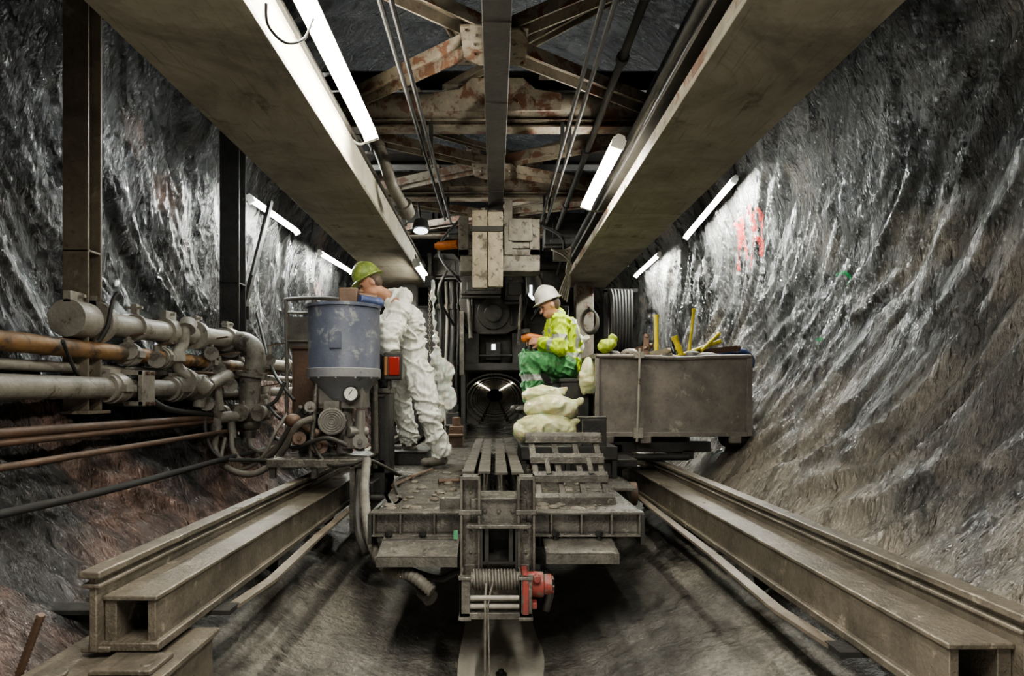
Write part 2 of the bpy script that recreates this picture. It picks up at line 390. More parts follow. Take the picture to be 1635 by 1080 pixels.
for n_,(y0,y1,z) in enumerate(((2.85,4.95,H+2.22),(5.2,6.75,H+2.18),(7.0,8.4,H+2.18))):
    ym=(y0+y1)/2
    for sx in (-1,1):
        j=.06*sx
        brace((sx*.05,ym-.05+j,z+.03*sx),(sx*1.28,y0+.05+j,z),w=.14 if sx<0 else .12); brace((sx*.05,ym+.05+j,z),(sx*1.28,y1-.05,z),w=.14)
    brace((1.28,y0+.55,z+.28),(-.4,y1+.2,z+.28),m=m_post,w=.08,h=.05); brace((-1.28,y0+.35,z+.34),(.5,y1+.1,z+.34),m=m_post,w=.08,h=.05)
    brace((-.75,y0+.1,z+.45),(-.2,y1+.1,z+.45),m=m_post,w=.06,h=.05)
    bm=NB(); prof(bm,[(-.2,-.1),(-.15,-.2),(.1,-.2),(.2,-.1),(.2,.1),(.1,.2),(-.15,.2),(-.2,.1)],(0,ym,z-.075),(0,ym,z-.06),up=(0,1,0))
    for a in range(8): bolt(bm,(.14*math.cos(a*.785+.4),ym+.14*math.sin(a*.785+.4),z-.09),(0,0,1))
    mk('gusset_plate',bm,m_pale,None,'octagonal rusty steel gusset joining roof braces','steel plate','roof truss gussets',bevel=.003)
for yy in (3.7,5.9,7.8):
    bm=NB(); ibeam(bm,(-1.6,yy,H+2.9),(1.6,yy,H+2.9),.18,.18,.015,.012); mk('roof_joist',bm,m_mono,None,'dark steel joist under the tunnel crown','roof beam','upper roof joists')
bm=NB(); cyl(bm,(.8,2.2,H+2.1),(.8,9,H+2.1),.026,seg=12)
for yy in (3.9,5.4,7): cyl(bm,(.8,yy,H+2.1),(.8,yy+.05,H+2.1),.04,seg=12)
mk('roof_conduit',bm,m_cable,None,'thin dark conduit clipped along the roof steel','pipe')
for x,z in ((-.565,1.93),(-.50,1.9),(.53,1.92),(.585,1.9)):
    bm=NB(); tube(bm,[(x,.5,H+z+.03),(x*1.0,2.5,H+z),(x*.99,4.5,H+z-.015),(x*.97,6.9,H+z-.02)],.014,8)
    for yy in (4.9,6.7): bx(bm,x-.015,x+.015,yy,yy+.03,H+z-.03,H+z+.2)
    mk('hanging_cable',bm,m_cable,None,'black cable strung beneath roof cross beams','cable','overhead black cables')
bm=NB(); cyl(bm,(1.45,1.0,H+2.3),(1.40,9,H+2.3),.24,seg=28)
for i in range(9): cyl(bm,(1.445,1.3+i*.9,H+2.3),(1.445,1.34+i*.9,H+2.3),.255,seg=28)
mk('ventilation_duct',bm,m_dark,None,'dark round steel ventilation duct above the girder','duct')
bm=NB(); tube(bm,[P(600,225,5.2),P(612,255,5.2),P(628,300,5.3),P(648,335,5.5)],.05,14); cyl(bm,P(644,326,5.45),P(651,342,5.55),.07); cyl(bm,P(598,222,5.2),P(604,238,5.2),.065)
mk('exhaust_pipe',bm,m_hose,None,'grey steel downpipe hanging from the roof beam','pipe')

def fixture(p0,p1,n,tm,lab,w=.10,grp='fluorescent strip lamps'):
    p0=V(p0);p1=V(p1);n=V(n).normalized(); a=(p1-p0).normalized(); n=(n-a*n.dot(a)).normalized()
    L=thing('fluorescent_lamp',(p0+p1)/2,lab,'strip lamp',grp)
    bm=NB(); a2=w/2
    prof(bm,[(-a2*.5,-.055),(a2*.5,-.055),(a2,-.012),(a2*.94,-.006),(-a2*.94,-.006),(-a2,-.012)],p0,p1,up=n)
    mk('housing',bm,m_helmw,L)
    off=n*.022; s,u=frame(a,n)
    if w>.09:
        for k in (-1,1):
            bm=NB(); cyl(bm,p0+a*.03+off+s*.024*k,p1-a*.03+off+s*.024*k,.015,seg=10); mk('tube',bm,tm,L)
    else:
        bm=NB(); cyl(bm,p0+a*.03+off,p1-a*.03+off,.017,seg=10); mk('tube',bm,tm,L)
    for p in (p0,p1):
        bm=NB(); box(bm,p+n*.01,(w*.95,.035,.06),Matrix((s,a,u)).transposed()); mk('end_cap',bm,m_helmw,L)
    for t in (.2,.8): 
        bm=NB(); q=p0.lerp(p1,t); cyl(bm,q-n*.05,q-n*.16,.008,seg=8); mk('mounting_rod',bm,m_dark,L)
    return L
fixture((-.84,2.55,H+1.74),(-.84,4.22,H+1.74),(.35,0,-1),m_tube,'bright fluorescent strip lamp hung beside the box girder',.10)
fixture((.86,4.34,H+1.74),(.84,5.72,H+1.72),(-.35,0,-1),m_tube,'bright fluorescent strip lamp hung beside the box girder',.10)
fixture((-.88,7.0,H+1.45),(-.86,8.2,H+1.45),(.3,0,-1),m_tube,'short fluorescent lamp under the girder end',.09)
for (a,b) in ((P(400,318,6.3),P(474,370,7.85)),(P(511,404,8.9),P(560,434,10.7)),):
    fixture(a,b,(.5,0,-.9),m_tubew,'fluorescent tube lamp fixed along the rock wall',.07)
for (a,b) in ((P(1173,287,6.6),P(1096,378,8.3)),(P(1052,407,9.7),P(1016,440,11.3))):
    fixture(a,b,(-.5,0,-.9),m_tubew,'fluorescent tube lamp fixed along the rock wall',.07)
for i in range(17):
    yy=19+i*4.0
    g=thing('steel_rib_ring',(0,yy,0),'distant round steel rib ring on legs in the tunnel','steel rib','distant round ribs')
    bm=NB(); ring(bm,(0,yy,H-.30),(0,1,0),1.0,.035,36,6,1.05,.88); mk('ring',bm,m_galv,g)
    for sx in (-1,1):
        bm=NB(); bx(bm,sx*.55-.04,sx*.55+.04,yy-.03,yy+.03,rockpt(sx*.2,yy).z-.05,H-1.0); mk('leg',bm,m_dark,g)
        if i>=1:
            bm=NB(); cyl(bm,(sx*.62,yy-.2,H+.36),(sx*.62,yy+.3,H+.36),.02,seg=6); bx(bm,sx*.62-.03,sx*.62+.03,yy-.2,yy+.3,H+.38,H+.395); mk('lamp_tube',bm,m_farlamp,g)
g=thing('spot_lamp',P(672,365,6.4),'small round floodlight pointing down with glowing lens','lamp')
bm=NB(); lathe(bm,[(.03,.12),(.07,.10),(.09,.03),(.085,0),(.08,.005)],P(672,368,6.4),(0,.25,1),20); cyl(bm,P(672,355,6.4),P(668,325,6.5),.012); mk('housing',bm,m_dark,g)
bm=NB(); ell(bm,P(672,369,6.37),(.075,.075,.03)); mk('lens',bm,m_spot,g)
bm=NB(); tube(bm,[P(425,5,2.5),P(428,40,2.55),P(455,68,2.6),P(485,62,2.7),P(500,30,2.75)],.006,8); mk('lamp_cable',bm,m_rubber,None,'thin loose cable looping from girder to strip lamp','cable','lamp leads')
bm=NB(); tube(bm,[P(580,213,4.22),P(584,226,4.25),P(573,230,4.3),P(560,222,4.4),P(548,224,4.5)],.007,8); mk('lamp_cable',bm,m_helmw,None,'short white lead at lamp end','cable','lamp leads')
bm=NB(); tube(bm,[P(935,318,5.7),P(938,333,5.8),P(955,338,5.9),P(975,330,6.0),P(982,300,5.9)],.009,8); mk('lamp_cable',bm,m_rubber,None,'short dark lead at lamp end','cable','lamp leads')

# ------------------------------------------------------------ rails
def railbeam(sg,xo,y0,lab):
    g=thing('rail_beam',(sg*xo,y0,H-.93),lab,'rail beam','running rail beams')
    def xx(a,b): return sg*(xo+a),sg*(xo+b)
    def bb(a,b,z0,z1,yb=y0): q=xx(a,b); bx(bm,min(q),max(q),yb,12.,H+z0,H+z1)
    bm=NB(); bb(-.20,-.012,-.715,-.697,y0); mk('box_top_plate',bm,m_rail,g,bevel=.005)
    bm=NB(); bb(-.19,-.162,-.865,-.715,y0+.01); mk('box_side_plate',bm,m_rail,g,bevel=.003)
    bm=NB(); bb(-.055,-.015,-.865,-.715,y0+.01); mk('box_side_plate',bm,m_rail,g,bevel=.003)
    bm=NB(); bb(-.21,0.0,-.885,-.855,y0-.01); mk('bottom_flange',bm,m_rail,g,bevel=.005)
    bm=NB(); bb(-.012,.015,-.88,-.62,y0-.03); bb(-.035,.038,-.625,-.60,y0-.05); bb(-.03,.035,-.66,-.645,y0-.04); bb(-.05,.05,-.885,-.865,y0-.02)
    mk('i_section',bm,m_rail,g,bevel=.005)
    bm=NB(); 
    p=[(sg*(xo-.25),y0+.45,H-.90),(sg*(xo-.31),y0+.8,H-.88),(sg*(xo-.30),y0+1.6,H-.86),(sg*(xo-.29),y0+4,H-.84),(sg*(xo-.29),9,H-.82)]
    for i in range(len(p)-1): bar(bm,p[i],p[i+1],.05,.014)
    mk('ledge_angle',bm,m_post,g)
    for i in range(5):
        yy=y0+.45+i*1.35
        bm=NB(); xw=abs(rockpt(sg*wt(H-.90),yy).x)+.03
        q=(sg*(xo-.28),sg*xw); bx(bm,min(q),max(q),yy-.05,yy+.05,H-.905,H-.886)
        A=[(xo-.02,H-.9),(xw,H-.9),(xo+.02,H-1.14)]
        f=[[bm.verts.new((sg*a,yy+o_,b)) for a,b in A] for o_ in (-.008,.008)]
        for k in range(3): bm.faces.new((f[0][k],f[0][(k+1)%3],f[1][(k+1)%3],f[1][k]))
        bm.faces.new(f[0]); bm.faces.new(f[1])
        mk('support_bracket',bm,m_dark,g)
railbeam(-1,1.36,2.15,'grimy brown steel rail beam with open box end on brackets')
railbeam(1,1.46,1.74,'grimy brown steel rail beam with worn stepped profile')
bm=NB(); bx(bm,-1.52,-1.06,1.94,2.42,H-.925,H-.905); lathe(bm,[(.05,0),(.05,.010),(.03,.012)],(-1.42,2.0,H-.905)); bx(bm,-1.50,-1.46,1.96,2.4,H-1.15,H-.925); bx(bm,-1.12,-1.08,1.96,2.4,H-1.3,H-.925); bolt(bm,(-1.14,2.05,H-.905),(0,0,1),.02,.02); bx(bm,-1.30,-1.10,2.0,2.15,H-.905,H-.888)
mk('base_plate',bm,m_rail,None,'rusty drilled base plate with round hole at the rail end','steel plate',bevel=.004)
bm=NB(); p0,p1=P(30,1078,2.02),P(66,982,1.98); tube(bm,[p0.lerp(p1,i/30) for i in range(31)],.012,8,False,ribs=.12); mk('anchor_bolt',bm,m_brown,None,'rusty threaded anchor rod standing out of the rock','anchor bolt')

# ------------------------------------------------------------ left posts
def post(px,d,w,z0,z1,lab,m=m_post):
    x=X(px,d); bm=NB(); ibeam(bm,(x,d,z0),(x,d,z1),w,w*.9,.016,.012,up=(0,1,0))
    bx(bm,x-w*.7,x+w*.7,d-w*.7,d+w*.7,z0-.02,z0)
    bx(bm,x-w/2,x+w/2,d-w*.45,d+w*.45,z0+.9,z0+.915)
    mk('steel_post',bm,m,None,lab,'steel post',None,bevel=.004)
post(132,3.6,.145,H-.1,H+2.4,'brown rusty upright steel column on the rock wall')
post(372,5.8,.18,H+.1,H+2.5,'dark upright steel column on the rock wall',m_dark)
post(932,8.6,.24,H-.64,H+1.5,'pale yellowish steel column under the girder end',m_pale)
post(655,8.7,.2,H-.64,H+1.5,'dark steel column under the girder end',m_dark)
bm=NB(); bar(bm,P(388,500,5.9),P(432,322,6.2),.05,.03); cyl(bm,P(402,440,5.9),P(430,330,6.2),.012); box(bm,P(388,500,5.9),(.12,.02,.12)); mk('diagonal_strut',bm,m_dark,None,'thin dark diagonal strut beside steel column','strut')

# ------------------------------------------------------------ left pipes
def pipe(name,pts,r,m,lab,cat='pipe',coup=(),grp='wall service pipes',fl=1.35):
    g=thing(name,V(pts[0]),lab,cat,grp)
    bm=NB(); tube(bm,pts,r,16,len(pts)>2); mk('pipe_body',bm,m,g)
    a=(V(pts[1])-V(pts[0])).normalized()
    for yy,wd in coup:
        t=(yy-pts[0][1])/(pts[-1][1]-pts[0][1]); c=V(pts[0]).lerp(V(pts[-1]),t)
        bm=NB(); cyl(bm,c-a*wd/2,c+a*wd/2,r*fl,seg=18); cyl(bm,c-a*wd/4,c+a*wd/4,r*fl*1.12,seg=18); bx(bm,c.x+r*fl*.9,c.x+r*fl*1.35,c.y-wd/3,c.y+wd/3,c.z-.02,c.z+.02)
        bx(bm,c.x-.012,c.x+.012,c.y-wd/3,c.y+wd/3,c.z+r*fl,c.z+r*fl*1.35)
        mk('coupling',bm,m_galv,g)
    return g
pipe('water_pipe',[(-2.30,.8,H+.03),(-2.28,4.7,H+.03)],.062,m_galv,'thick grey painted pipe along the rock wall','pipe',((3.75,.16),(4.45,.14)))
pipe('water_pipe',[(-2.32,.8,H+.255),(-2.3,6.6,H+.235)],.05,m_rust,'ochre rusted steel pipe along the rock wall','pipe',((3.95,.1),(4.35,.08),(5.0,.12),(5.7,.1)))
pipe('water_pipe',[(-2.38,.8,H+.13),(-2.36,7.5,H+.16)],.03,m_galv,'slim grey pipe along the rock wall','pipe',((4.4,.08),))
pipe('water_pipe',[(-2.22,.8,H-.17),(-2.2,6.4,H-.20)],.024,m_brown,'thin rusty conduit along the rock wall','pipe')
pipe('water_pipe',[(-2.22,.8,H-.23),(-2.2,5.2,H-.22)],.018,m_brown,'thin rusty conduit along the rock wall','pipe')
pipe('water_pipe',[(-2.14,.8,H-.34),(-2.14,5.6,H-.30)],.018,m_brown,'thin dusty pipe low on the rock wall','pipe')
pipe('power_cable',[(-2.08,.8,H-.46),(-2.04,2.6,H-.50),(-2.03,3.5,H-.51),(-2.01,4.8,H-.49),(-2.03,6.2,H-.50)],.02,m_cable,'black cable lying along the lower rock wall','cable')
pipe('water_pipe',[(-2.2,5.9,H+.28),(-2.2,8.0,H+.30)],.05,m_galv,'grey pipe continuing along the rock wall','pipe',((6.6,.12),))
pipe('water_pipe',[(-2.28,4.6,H-.0),(-2.25,7.0,H+.02)],.045,m_galv,'grey pipe continuing behind the valve','pipe',((5.6,.1),))
g=thing('pipe_clamp',(-2.28,3.95,H-.07),'square grey saddle clamp around the thick wall pipe','pipe clamp')
bm=NB(); bx(bm,-2.2,-2.17,3.86,4.0,H-.08,H+.14); bx(bm,-2.37,-2.17,3.86,4.0,H+.11,H+.14); bx(bm,-2.37,-2.17,3.86,4.0,H-.08,H-.05); mk('plates',bm,m_galv,g,bevel=.004)
for k in (0,1):
    for j in (0,1):
        bm=NB(); bolt(bm,(-2.17,3.90+k*.06,H+.125-.19*j),(1,0,0),.012,.02); mk('bolt',bm,m_brown,g)
g=thing('slurry_pipe',(-2.34,3.45,H+.41),'cream grey slurry pipe with clamp couplings and bent elbow','pipe')
bm=NB(); tube(bm,[(-2.34,3.42,H+.41),(-2.32,4.4,H+.43),(-2.22,5.3,H+.45)],.072,18); mk('pipe_body',bm,m_galv,g)
for t,wd,k in ((3.5,.16,1.45),(3.66,.05,1.7),(4.05,.03,1.2),(4.45,.14,1.3),(4.75,.05,1.5),(5.25,.12,1.4)):
    x=-2.34+.02*(t-3.4) if t<4.5 else -2.34+.06*(t-3.6)
    z=H+.41+.02*(t-3.4)
    bm=NB(); cyl(bm,(x,t-wd/2,z),(x,t+wd/2,z),.072*k,seg=20); bx(bm,x-.02,x+.02,t-wd/2,t+wd/2,z+.09,z+.15); cyl(bm,(x-.05,t,z+.13),(x+.05,t,z+.13),.01,seg=8); mk('coupling',bm,m_galv,g)
e=[P(362,548,5.35),P(385,546,5.25),P(403,556,5.2),P(408,580,5.2),P(402,600,5.2)]
bm=NB(); tube(bm,e,.085,18); mk('elbow',bm,m_grimy,g)
bm=NB(); cyl(bm,P(402,594,5.2),P(401,602,5.2),.125,seg=24); cyl(bm,P(400,600,5.2),P(398,652,5.2),.085,seg=22); cyl(bm,P(398,645,5.2),P(398,654,5.2),.15,seg=24); cyl(bm,P(398,657,5.2),P(398,665,5.2),.15,seg=24); cyl(bm,P(360,550,5.4),P(366,549,5.3),.12,seg=24)
for i in range(8):
    a=i*math.pi/4; c=P(398,640,5.2)+V((.125*math.cos(a),.125*math.sin(a),0)); cyl(bm,c,c-V((0,0,.15)),.01,seg=6)
mk('flange_joint',bm,m_grimy,g)
bm=NB(); tube(bm,[P(300,520,4.55),P(294,528,4.5),P(291,550,4.5),P(280,570,4.45),P(286,590,4.5),P(310,605,4.55),P(330,622,4.6)],.042,12)
for p,q in ((P(301,516,4.55),P(298,526,4.5)),(P(281,562,4.45),P(282,578,4.45)),(P(316,610,4.55),P(330,622,4.6))): cyl(bm,p,q,.06,seg=14)
mk('link_pipe',bm,m_galv,None,'curved grey link pipe joining two wall pipes','pipe')
g=thing('gate_valve',P(318,622,4.7),'grey cast valve body with handwheel on the wall pipe','valve')
bm=NB(); ell(bm,P(312,618,4.7),(.12,.14,.11)); cyl(bm,P(290,612,4.5),P(296,613,4.55),.11,seg=20); cyl(bm,P(330,622,4.9),P(334,622,5.0),.11,seg=20); cyl(bm,P(318,650,4.7),P(322,600,4.7),.045); cyl(bm,P(334,615,4.75),P(365,600,5.0),.05); cyl(bm,P(345,600,4.85),P(352,655,4.9),.03)
mk('valve_body',bm,m_galv,g)
bm=NB(); ring(bm,P(322,596,4.7),(0,0,1),.07,.01); [cyl(bm,P(322,596,4.7),P(322,596,4.7)+V((.07*math.cos(a),.07*math.sin(a),0)),.007,seg=6) for a in (0,1.57,3.14,4.71)]; mk('handwheel',bm,m_brown,g)
for (px,py,dd) in ((205,560,3.95),(338,565,4.95),(368,615,5.0),(250,575,4.2),(430,575,5.6),(350,590,5.1),(330,645,4.8),(420,640,5.3)):
    g=thing('stop_valve',P(px,py,dd),'small rusty stop valve with lever on the wall pipes','valve','small stop valves')
    bm=NB(); ell(bm,P(px,py,dd),(.05,.07,.05)); cyl(bm,P(px,py,dd-.08),P(px,py,dd-.05),.055,seg=12); cyl(bm,P(px,py,dd+.05),P(px,py,dd+.08),.055,seg=12); cyl(bm,P(px,py,dd),P(px,py-22,dd),.018); mk('body',bm,m_grimy,g)
    bm=NB(); bar(bm,P(px-4,py-22,dd),P(px+26,py-27,dd),.025,.01); mk('lever',bm,m_brown,g)
g=thing('pipe_manifold',P(390,670,5.1),'muddy pipe manifold with valve stubs and hose tails','valve')
bm=NB(); cyl(bm,P(340,668,4.9),P(425,662,5.2),.045); ell(bm,P(398,676,5.2),(.1,.1,.07)); cyl(bm,P(345,640,4.9),P(345,690,4.9),.04); cyl(bm,P(340,655,4.9),P(352,655,4.9),.07); cyl(bm,P(368,665,5),P(372,700,5),.03); cyl(bm,P(398,672,5.2),P(398,700,5.2),.05); cyl(bm,P(425,620,5.3),P(425,668,5.2),.035)
for px in (352,384,412): cyl(bm,P(px,660,5.0),P(px+5,660,5.05),.065)
mk('manifold_body',bm,m_grimy,g)
hoses=[[P(350,680,4.9),P(343,715,4.8),P(360,745,4.7),P(395,758,4.6),P(430,745,4.6),P(455,715,4.5),P(475,680,4.4),P(500,668,4.4)],
 [P(370,690,5),P(372,720,4.9),P(392,738,4.8),P(430,728,4.7),P(452,700,4.6),P(465,680,4.5)],
 [P(398,695,5.2),P(402,715,5.1),P(425,722,5),P(455,700,4.9),P(480,650,4.7)],
 [P(360,700,4.9),P(354,735,4.8),P(375,752,4.75),P(415,735,4.7),P(440,690,4.7),P(460,660,4.8)],
 [P(230,628,4.0),P(262,652,4.2),P(310,660,4.6),P(345,662,4.9)],
 [P(158,545,3.6),P(172,520,3.62),P(180,480,3.66),P(190,468,3.7)],
 [P(455,610,5.2),P(440,640,5.2),P(415,655,5.2)],
 [P(410,500,5.9),P(425,560,5.7),P(440,600,5.4),P(470,640,5.1)],
 [P(430,650,5.2),P(450,670,5.0),P(480,660,4.8),P(505,690,4.5),P(530,715,4.45)],
 [P(330,640,4.8),P(328,690,4.7),P(350,730,4.7),P(400,735,4.7),P(450,735,4.6)],
 [P(440,700,4.8),P(470,715,4.5),P(500,705,4.35),P(525,700,4.3),P(555,712,4.3)],
 [P(100,545,3.2),P(125,600,3.5),P(165,640,3.7),P(220,650,4.0)],
 [P(497,700,4.4),P(520,740,4.3),P(560,742,4.2),P(590,735,4.2),P(640,760,4.5)]]
for i,h in enumerate(hoses):
    bm=NB(); tube(bm,h,(.024,.02,.018,.014,.022,.012,.016,.014,.012,.014,.016,.01,.012)[i],10); mk('rubber_hose',bm,m_hose if i<4 else m_rubber,None,'looping dusty rubber hose between manifold and pump' if i<4 else 'thin black rubber hose hanging near the pipes','hose','service hoses')
for yy in (2.6,5.5):
    bm=NB(); xr=rockpt(-wt(H+.1),yy).x-.03
    bx(bm,xr,-2.2,yy-.03,yy+.03,H-.06,H-.035); bx(bm,-2.23,-2.2,yy-.03,yy+.03,H-.4,H+.2); bx(bm,xr,-2.2,yy-.03,yy+.03,H-.40,H-.37)
    mk('pipe_bracket',bm,m_brown,None,'rusty steel bracket holding wall pipes','bracket','pipe brackets')

# ------------------------------------------------------------ mixing pump
px0,d0=550,4.62; cx=X(px0,d0)
g=thing('grout_pump',(cx,d0,H-.47),'grout mixing pump with blue round hopper, gauge and ribbed motor','pump')
def zr(py): return Z(py,d0)
bm=NB(); lathe(bm,[(.262,zr(592)),(.258,zr(590)),(.258,zr(495)),(.268,zr(494)),(.268,zr(489)),(.245,zr(489)),(.245,zr(520)),(.02,zr(522))],(cx,d0,0),(0,0,1),40); bx(bm,cx-.04,cx+.04,d0-.266,d0-.25,zr(560),zr(535)); mk('hopper',bm,m_blue,g,label='grey-blue drum hopper streaked with cement dust')
bm=NB(); lathe(bm,[(.10,zr(648)),(.13,zr(640)),(.165,zr(628)),(.255,zr(604)),(.264,zr(603)),(.264,zr(590)),(.257,zr(589))],(cx,d0,0),(0,0,1),40)
for a in range(12): bolt(bm,(cx+.255*math.cos(a*.5236),d0+.255*math.sin(a*.5236),zr(603)),(0,0,-1),.01,.012)
mk('hopper_cone',bm,m_dust,g)
bm=NB(); bx(bm,X(515,d0),X(585,d0),d0-.12,d0+.14,zr(652),zr(618)); cyl(bm,(cx,d0,zr(650)),(cx,d0,zr(724)),.06); cyl(bm,P(575,655,4.55),P(575,720,4.55),.035); cyl(bm,P(556,690,4.5),P(585,690,4.6),.04); box(bm,P(566,705,4.6),(.14,.16,.1)); mk('pump_body',bm,m_motor,g,bevel=.006)
bm=NB(); c=P(560,629,4.42); cyl(bm,c,c+V((0,.05,0)),.056,seg=24); cyl(bm,c+V((0,.04,0)),c+V((0,.12,0)),.02); ga=mk('pressure_gauge',bm,m_dark,g)
bm=NB(); cyl(bm,c-V((0,.003,0)),c+V((0,.01,0)),.047,seg=24); mk('dial',bm,m_glass,ga); 
bm=NB(); box(bm,c-V((0,.005,-.012)),(.004,.003,.045),Matrix.Rotation(.6,3,'Y')); mk('needle',bm,m_dark,ga)
bm=NB(); c=P(530,673,4.35); ax=V((-.18,1,0)).normalized(); cyl(bm,c,c+ax*.26,.08,seg=24)
for i in range(14):
    a=i*math.pi/7; s,u=frame(ax); q=c+(s*math.cos(a)+u*math.sin(a))*.088+ax*.14; cyl(bm,q-ax*.11,q+ax*.11,.008,seg=4)
cyl(bm,c-ax*.012,c+ax*.01,.094,seg=24)
for k in range(5): ring(bm,c-ax*.015,ax,.02+.016*k,.004,20,6)
box(bm,c+ax*.14+V((0,0,.11)),(.11,.12,.06)); mk('electric_motor',bm,m_motor,g)
bm=NB(); bx(bm,X(452,d0),X(594,d0),4.3,4.95,H-.475,H-.455); 
for px in (458,520,588):
    for y in (4.33,4.9): bx(bm,X(px,d0)-.02,X(px,d0)+.02,y-.02,y+.02,H-.59,H-.47)
bx(bm,X(452,d0),X(594,d0),4.28,4.33,H-.51,H-.455); bx(bm,X(575,d0),X(583,d0),4.28,4.34,H-.95,H-.47); cyl(bm,(cx-.15,4.8,H-.46),(cx-.15,4.75,zr(600)),.02); cyl(bm,(cx+.2,4.8,H-.46),(cx+.2,4.75,zr(600)),.02); cyl(bm,(cx-.2,4.45,H-.46),(cx-.17,4.5,zr(604)),.018)
mk('stand_frame',bm,m_deck,g,bevel=.004)
bm=NB(); cyl(bm,P(583,745,4.3),P(579,865,4.3),.018); mk('stand_leg',bm,m_deck,g)
bm=NB(); bx(bm,X(546,4.7),X(575,4.7),4.6,4.85,Z(489,4.7),Z(463,4.7)); cyl(bm,P(572,478,4.65),P(600,480,4.7),.05); cyl(bm,P(600,470,4.7),P(600,492,4.7),.012); mk('mixer_gearbox',bm,m_brown,g,label='orange-brown mixer gearbox on the hopper top',bevel=.006)
bm=NB(); cyl(bm,P(574,479,4.6),P(602,484,4.68),.04); ell(bm,P(604,484,4.68),.045); mk('mixer_motor',bm,m_bluep,g)
bm=NB(); cyl(bm,P(470,672,4.5),P(520,700,4.5),.03); ell(bm,P(468,672,4.5),(.06,.05,.05)); cyl(bm,P(462,655,4.55),P(468,690,4.5),.02); mk('outlet_pipe',bm,m_brown,g)
bm=NB(); bx(bm,X(480,4.75),X(512,4.75),4.7,4.9,Z(724,4.75),Z(660,4.75)); cyl(bm,P(488,650,4.72),P(488,662,4.72),.03); mk('control_box',bm,m_dark,g,bevel=.006)
for px,py,rr in ((478,700,.035),(495,650,.03),(575,705,.04),(510,712,.045)):
    bm=NB(); dd=4.42; cyl(bm,P(px,py,dd),P(px+4,py,dd+.12),rr); cyl(bm,P(px,py,dd-.01),P(px,py,dd+.02),rr*1.35,seg=10); bolt(bm,P(px,py,dd-.01),(0,-1,0),rr*.5,.02); mk('pipe_fitting',bm,m_motor if px%2 else m_brown,g)
bm=NB(); d=5.3
tube(bm,[P(458,560,d),P(457,490,d),P(464,478,d),P(540,478,d),P(547,490,d)],.016,8,True); tube(bm,[P(458,500,d),P(547,500,d)],.011,8,False); tube(bm,[P(458,545,d),P(520,545,d)],.011,8,False); tube(bm,[P(500,480,d),P(500,560,d)],.011,8,False); bx(bm,X(456,d),X(500,d),d+.01,d+.03,Z(556,d),Z(506,d))
tube(bm,[P(458,560,d),P(458,700,d)],.016,8,False)
mk('guard_frame',bm,m_hose,None,'dark round-cornered tubular guard frame behind the pump','guard rail')
g=thing('switch_cabinet',P(492,655,5.3),'rusty brown steel cabinet beside the grout pump','cabinet')
bm=NB(); bx(bm,X(466,5.3),X(540,5.3),5.3,5.6,H-.5,Z(556,5.3)); bx(bm,X(464,5.3),X(542,5.3),5.28,5.62,Z(558,5.3),Z(553,5.3)); mk('body',bm,m_brown,g,bevel=.006)
bm=NB(); bx(bm,X(470,5.3),X(536,5.3),5.285,5.3,H-.45,Z(562,5.3)); d1=mk('door',bm,m_brown,g,bevel=.004); bm=NB(); cyl(bm,P(530,610,5.27),P(530,625,5.27),.01); mk('handle',bm,m_dark,d1)
g=thing('tool_box',P(610,728,4.9),'grey steel box with hinged lid beside the pump','metal box')
bm=NB(); bx(bm,X(592,4.9),X(622,4.9),4.9,5.15,H-.63,Z(628,4.9)); mk('body',bm,m_dark,g,bevel=.006); bm=NB(); bx(bm,X(590,4.9),X(624,4.9),4.88,5.17,Z(628,4.9),Z(620,4.9)); cyl(bm,P(600,632,4.87),P(614,632,4.87),.01); mk('lid',bm,m_deck,g,bevel=.004)
g=thing('hazard_lamp',P(626,606,4.85),'red vehicle lamp unit on a bracket','lamp')
bm=NB(); bx(bm,X(612,4.85),X(641,4.85),4.85,4.93,Z(607,4.85),Z(563,4.85)); bx(bm,X(616,4.85),X(624,4.85),4.88,4.9,Z(622,4.85),Z(606,4.85)); mk('housing',bm,m_dark,g,bevel=.01)
bm=NB(); bx(bm,X(621,4.85),X(638,4.85),4.83,4.85,Z(600,4.85),Z(570,4.85)); mk('red_lens',bm,m_redlens,g,bevel=.008)
bm=NB(); bx(bm,X(614,4.85),X(619,4.85),4.83,4.85,Z(600,4.85),Z(570,4.85)); mk('amber_lens',bm,m_amber,g,bevel=.004)

# ------------------------------------------------------------ deck
DZ=H-.64
g=thing('machine_deck',(0,3.4,H-.9),'muddy steel walkway deck of the machine with flanged edge beam','machine platform')
DK=g
bm=NB(); 
pl=[(-.63,3.37),(.775,3.37),(.775,4.2),(.95,4.2),(.95,13),(-.95,13),(-.95,5.2),(-.74,4.9)]
A=[bm.verts.new((x,y,DZ-.015)) for x,y in pl]; B=[bm.verts.new((x,y,DZ)) for x,y in pl]; n=len(pl)
for i in range(n): bm.faces.new((A[i],A[(i+1)%n],B[(i+1)%n],B[i]))
bm.faces.new(A[::-1]); bm.faces.new(B); mk('deck_plate',bm,m_deck,g)
for x0,x1,xs in ((-.65,-.17,(-.64,-.5,-.32)),(.20,.79,(.3,.46,.62,.77))):
    bm=NB(); bx(bm,x0,x1,3.37,3.39,DZ-.11,DZ); bx(bm,x0-.01,x1,3.31,3.42,DZ-.122,DZ-.11); bx(bm,x0-.01,x1,3.31,3.40,DZ-.004,DZ+.01)
    for x in xs: bx(bm,x-.006,x+.006,3.31,3.38,DZ-.11,DZ)
    mk('edge_beam',bm,m_deck,g,bevel=.003)
bm=NB()
for x in (-.66,.78): bx(bm,x-.01,x+.01,3.3,5.0,DZ-.16,DZ)
for x in (-.45,-.2,.25,.6): ibeam(bm,(x,3.45,DZ-.12),(x,12,DZ-.12),.12,.2)
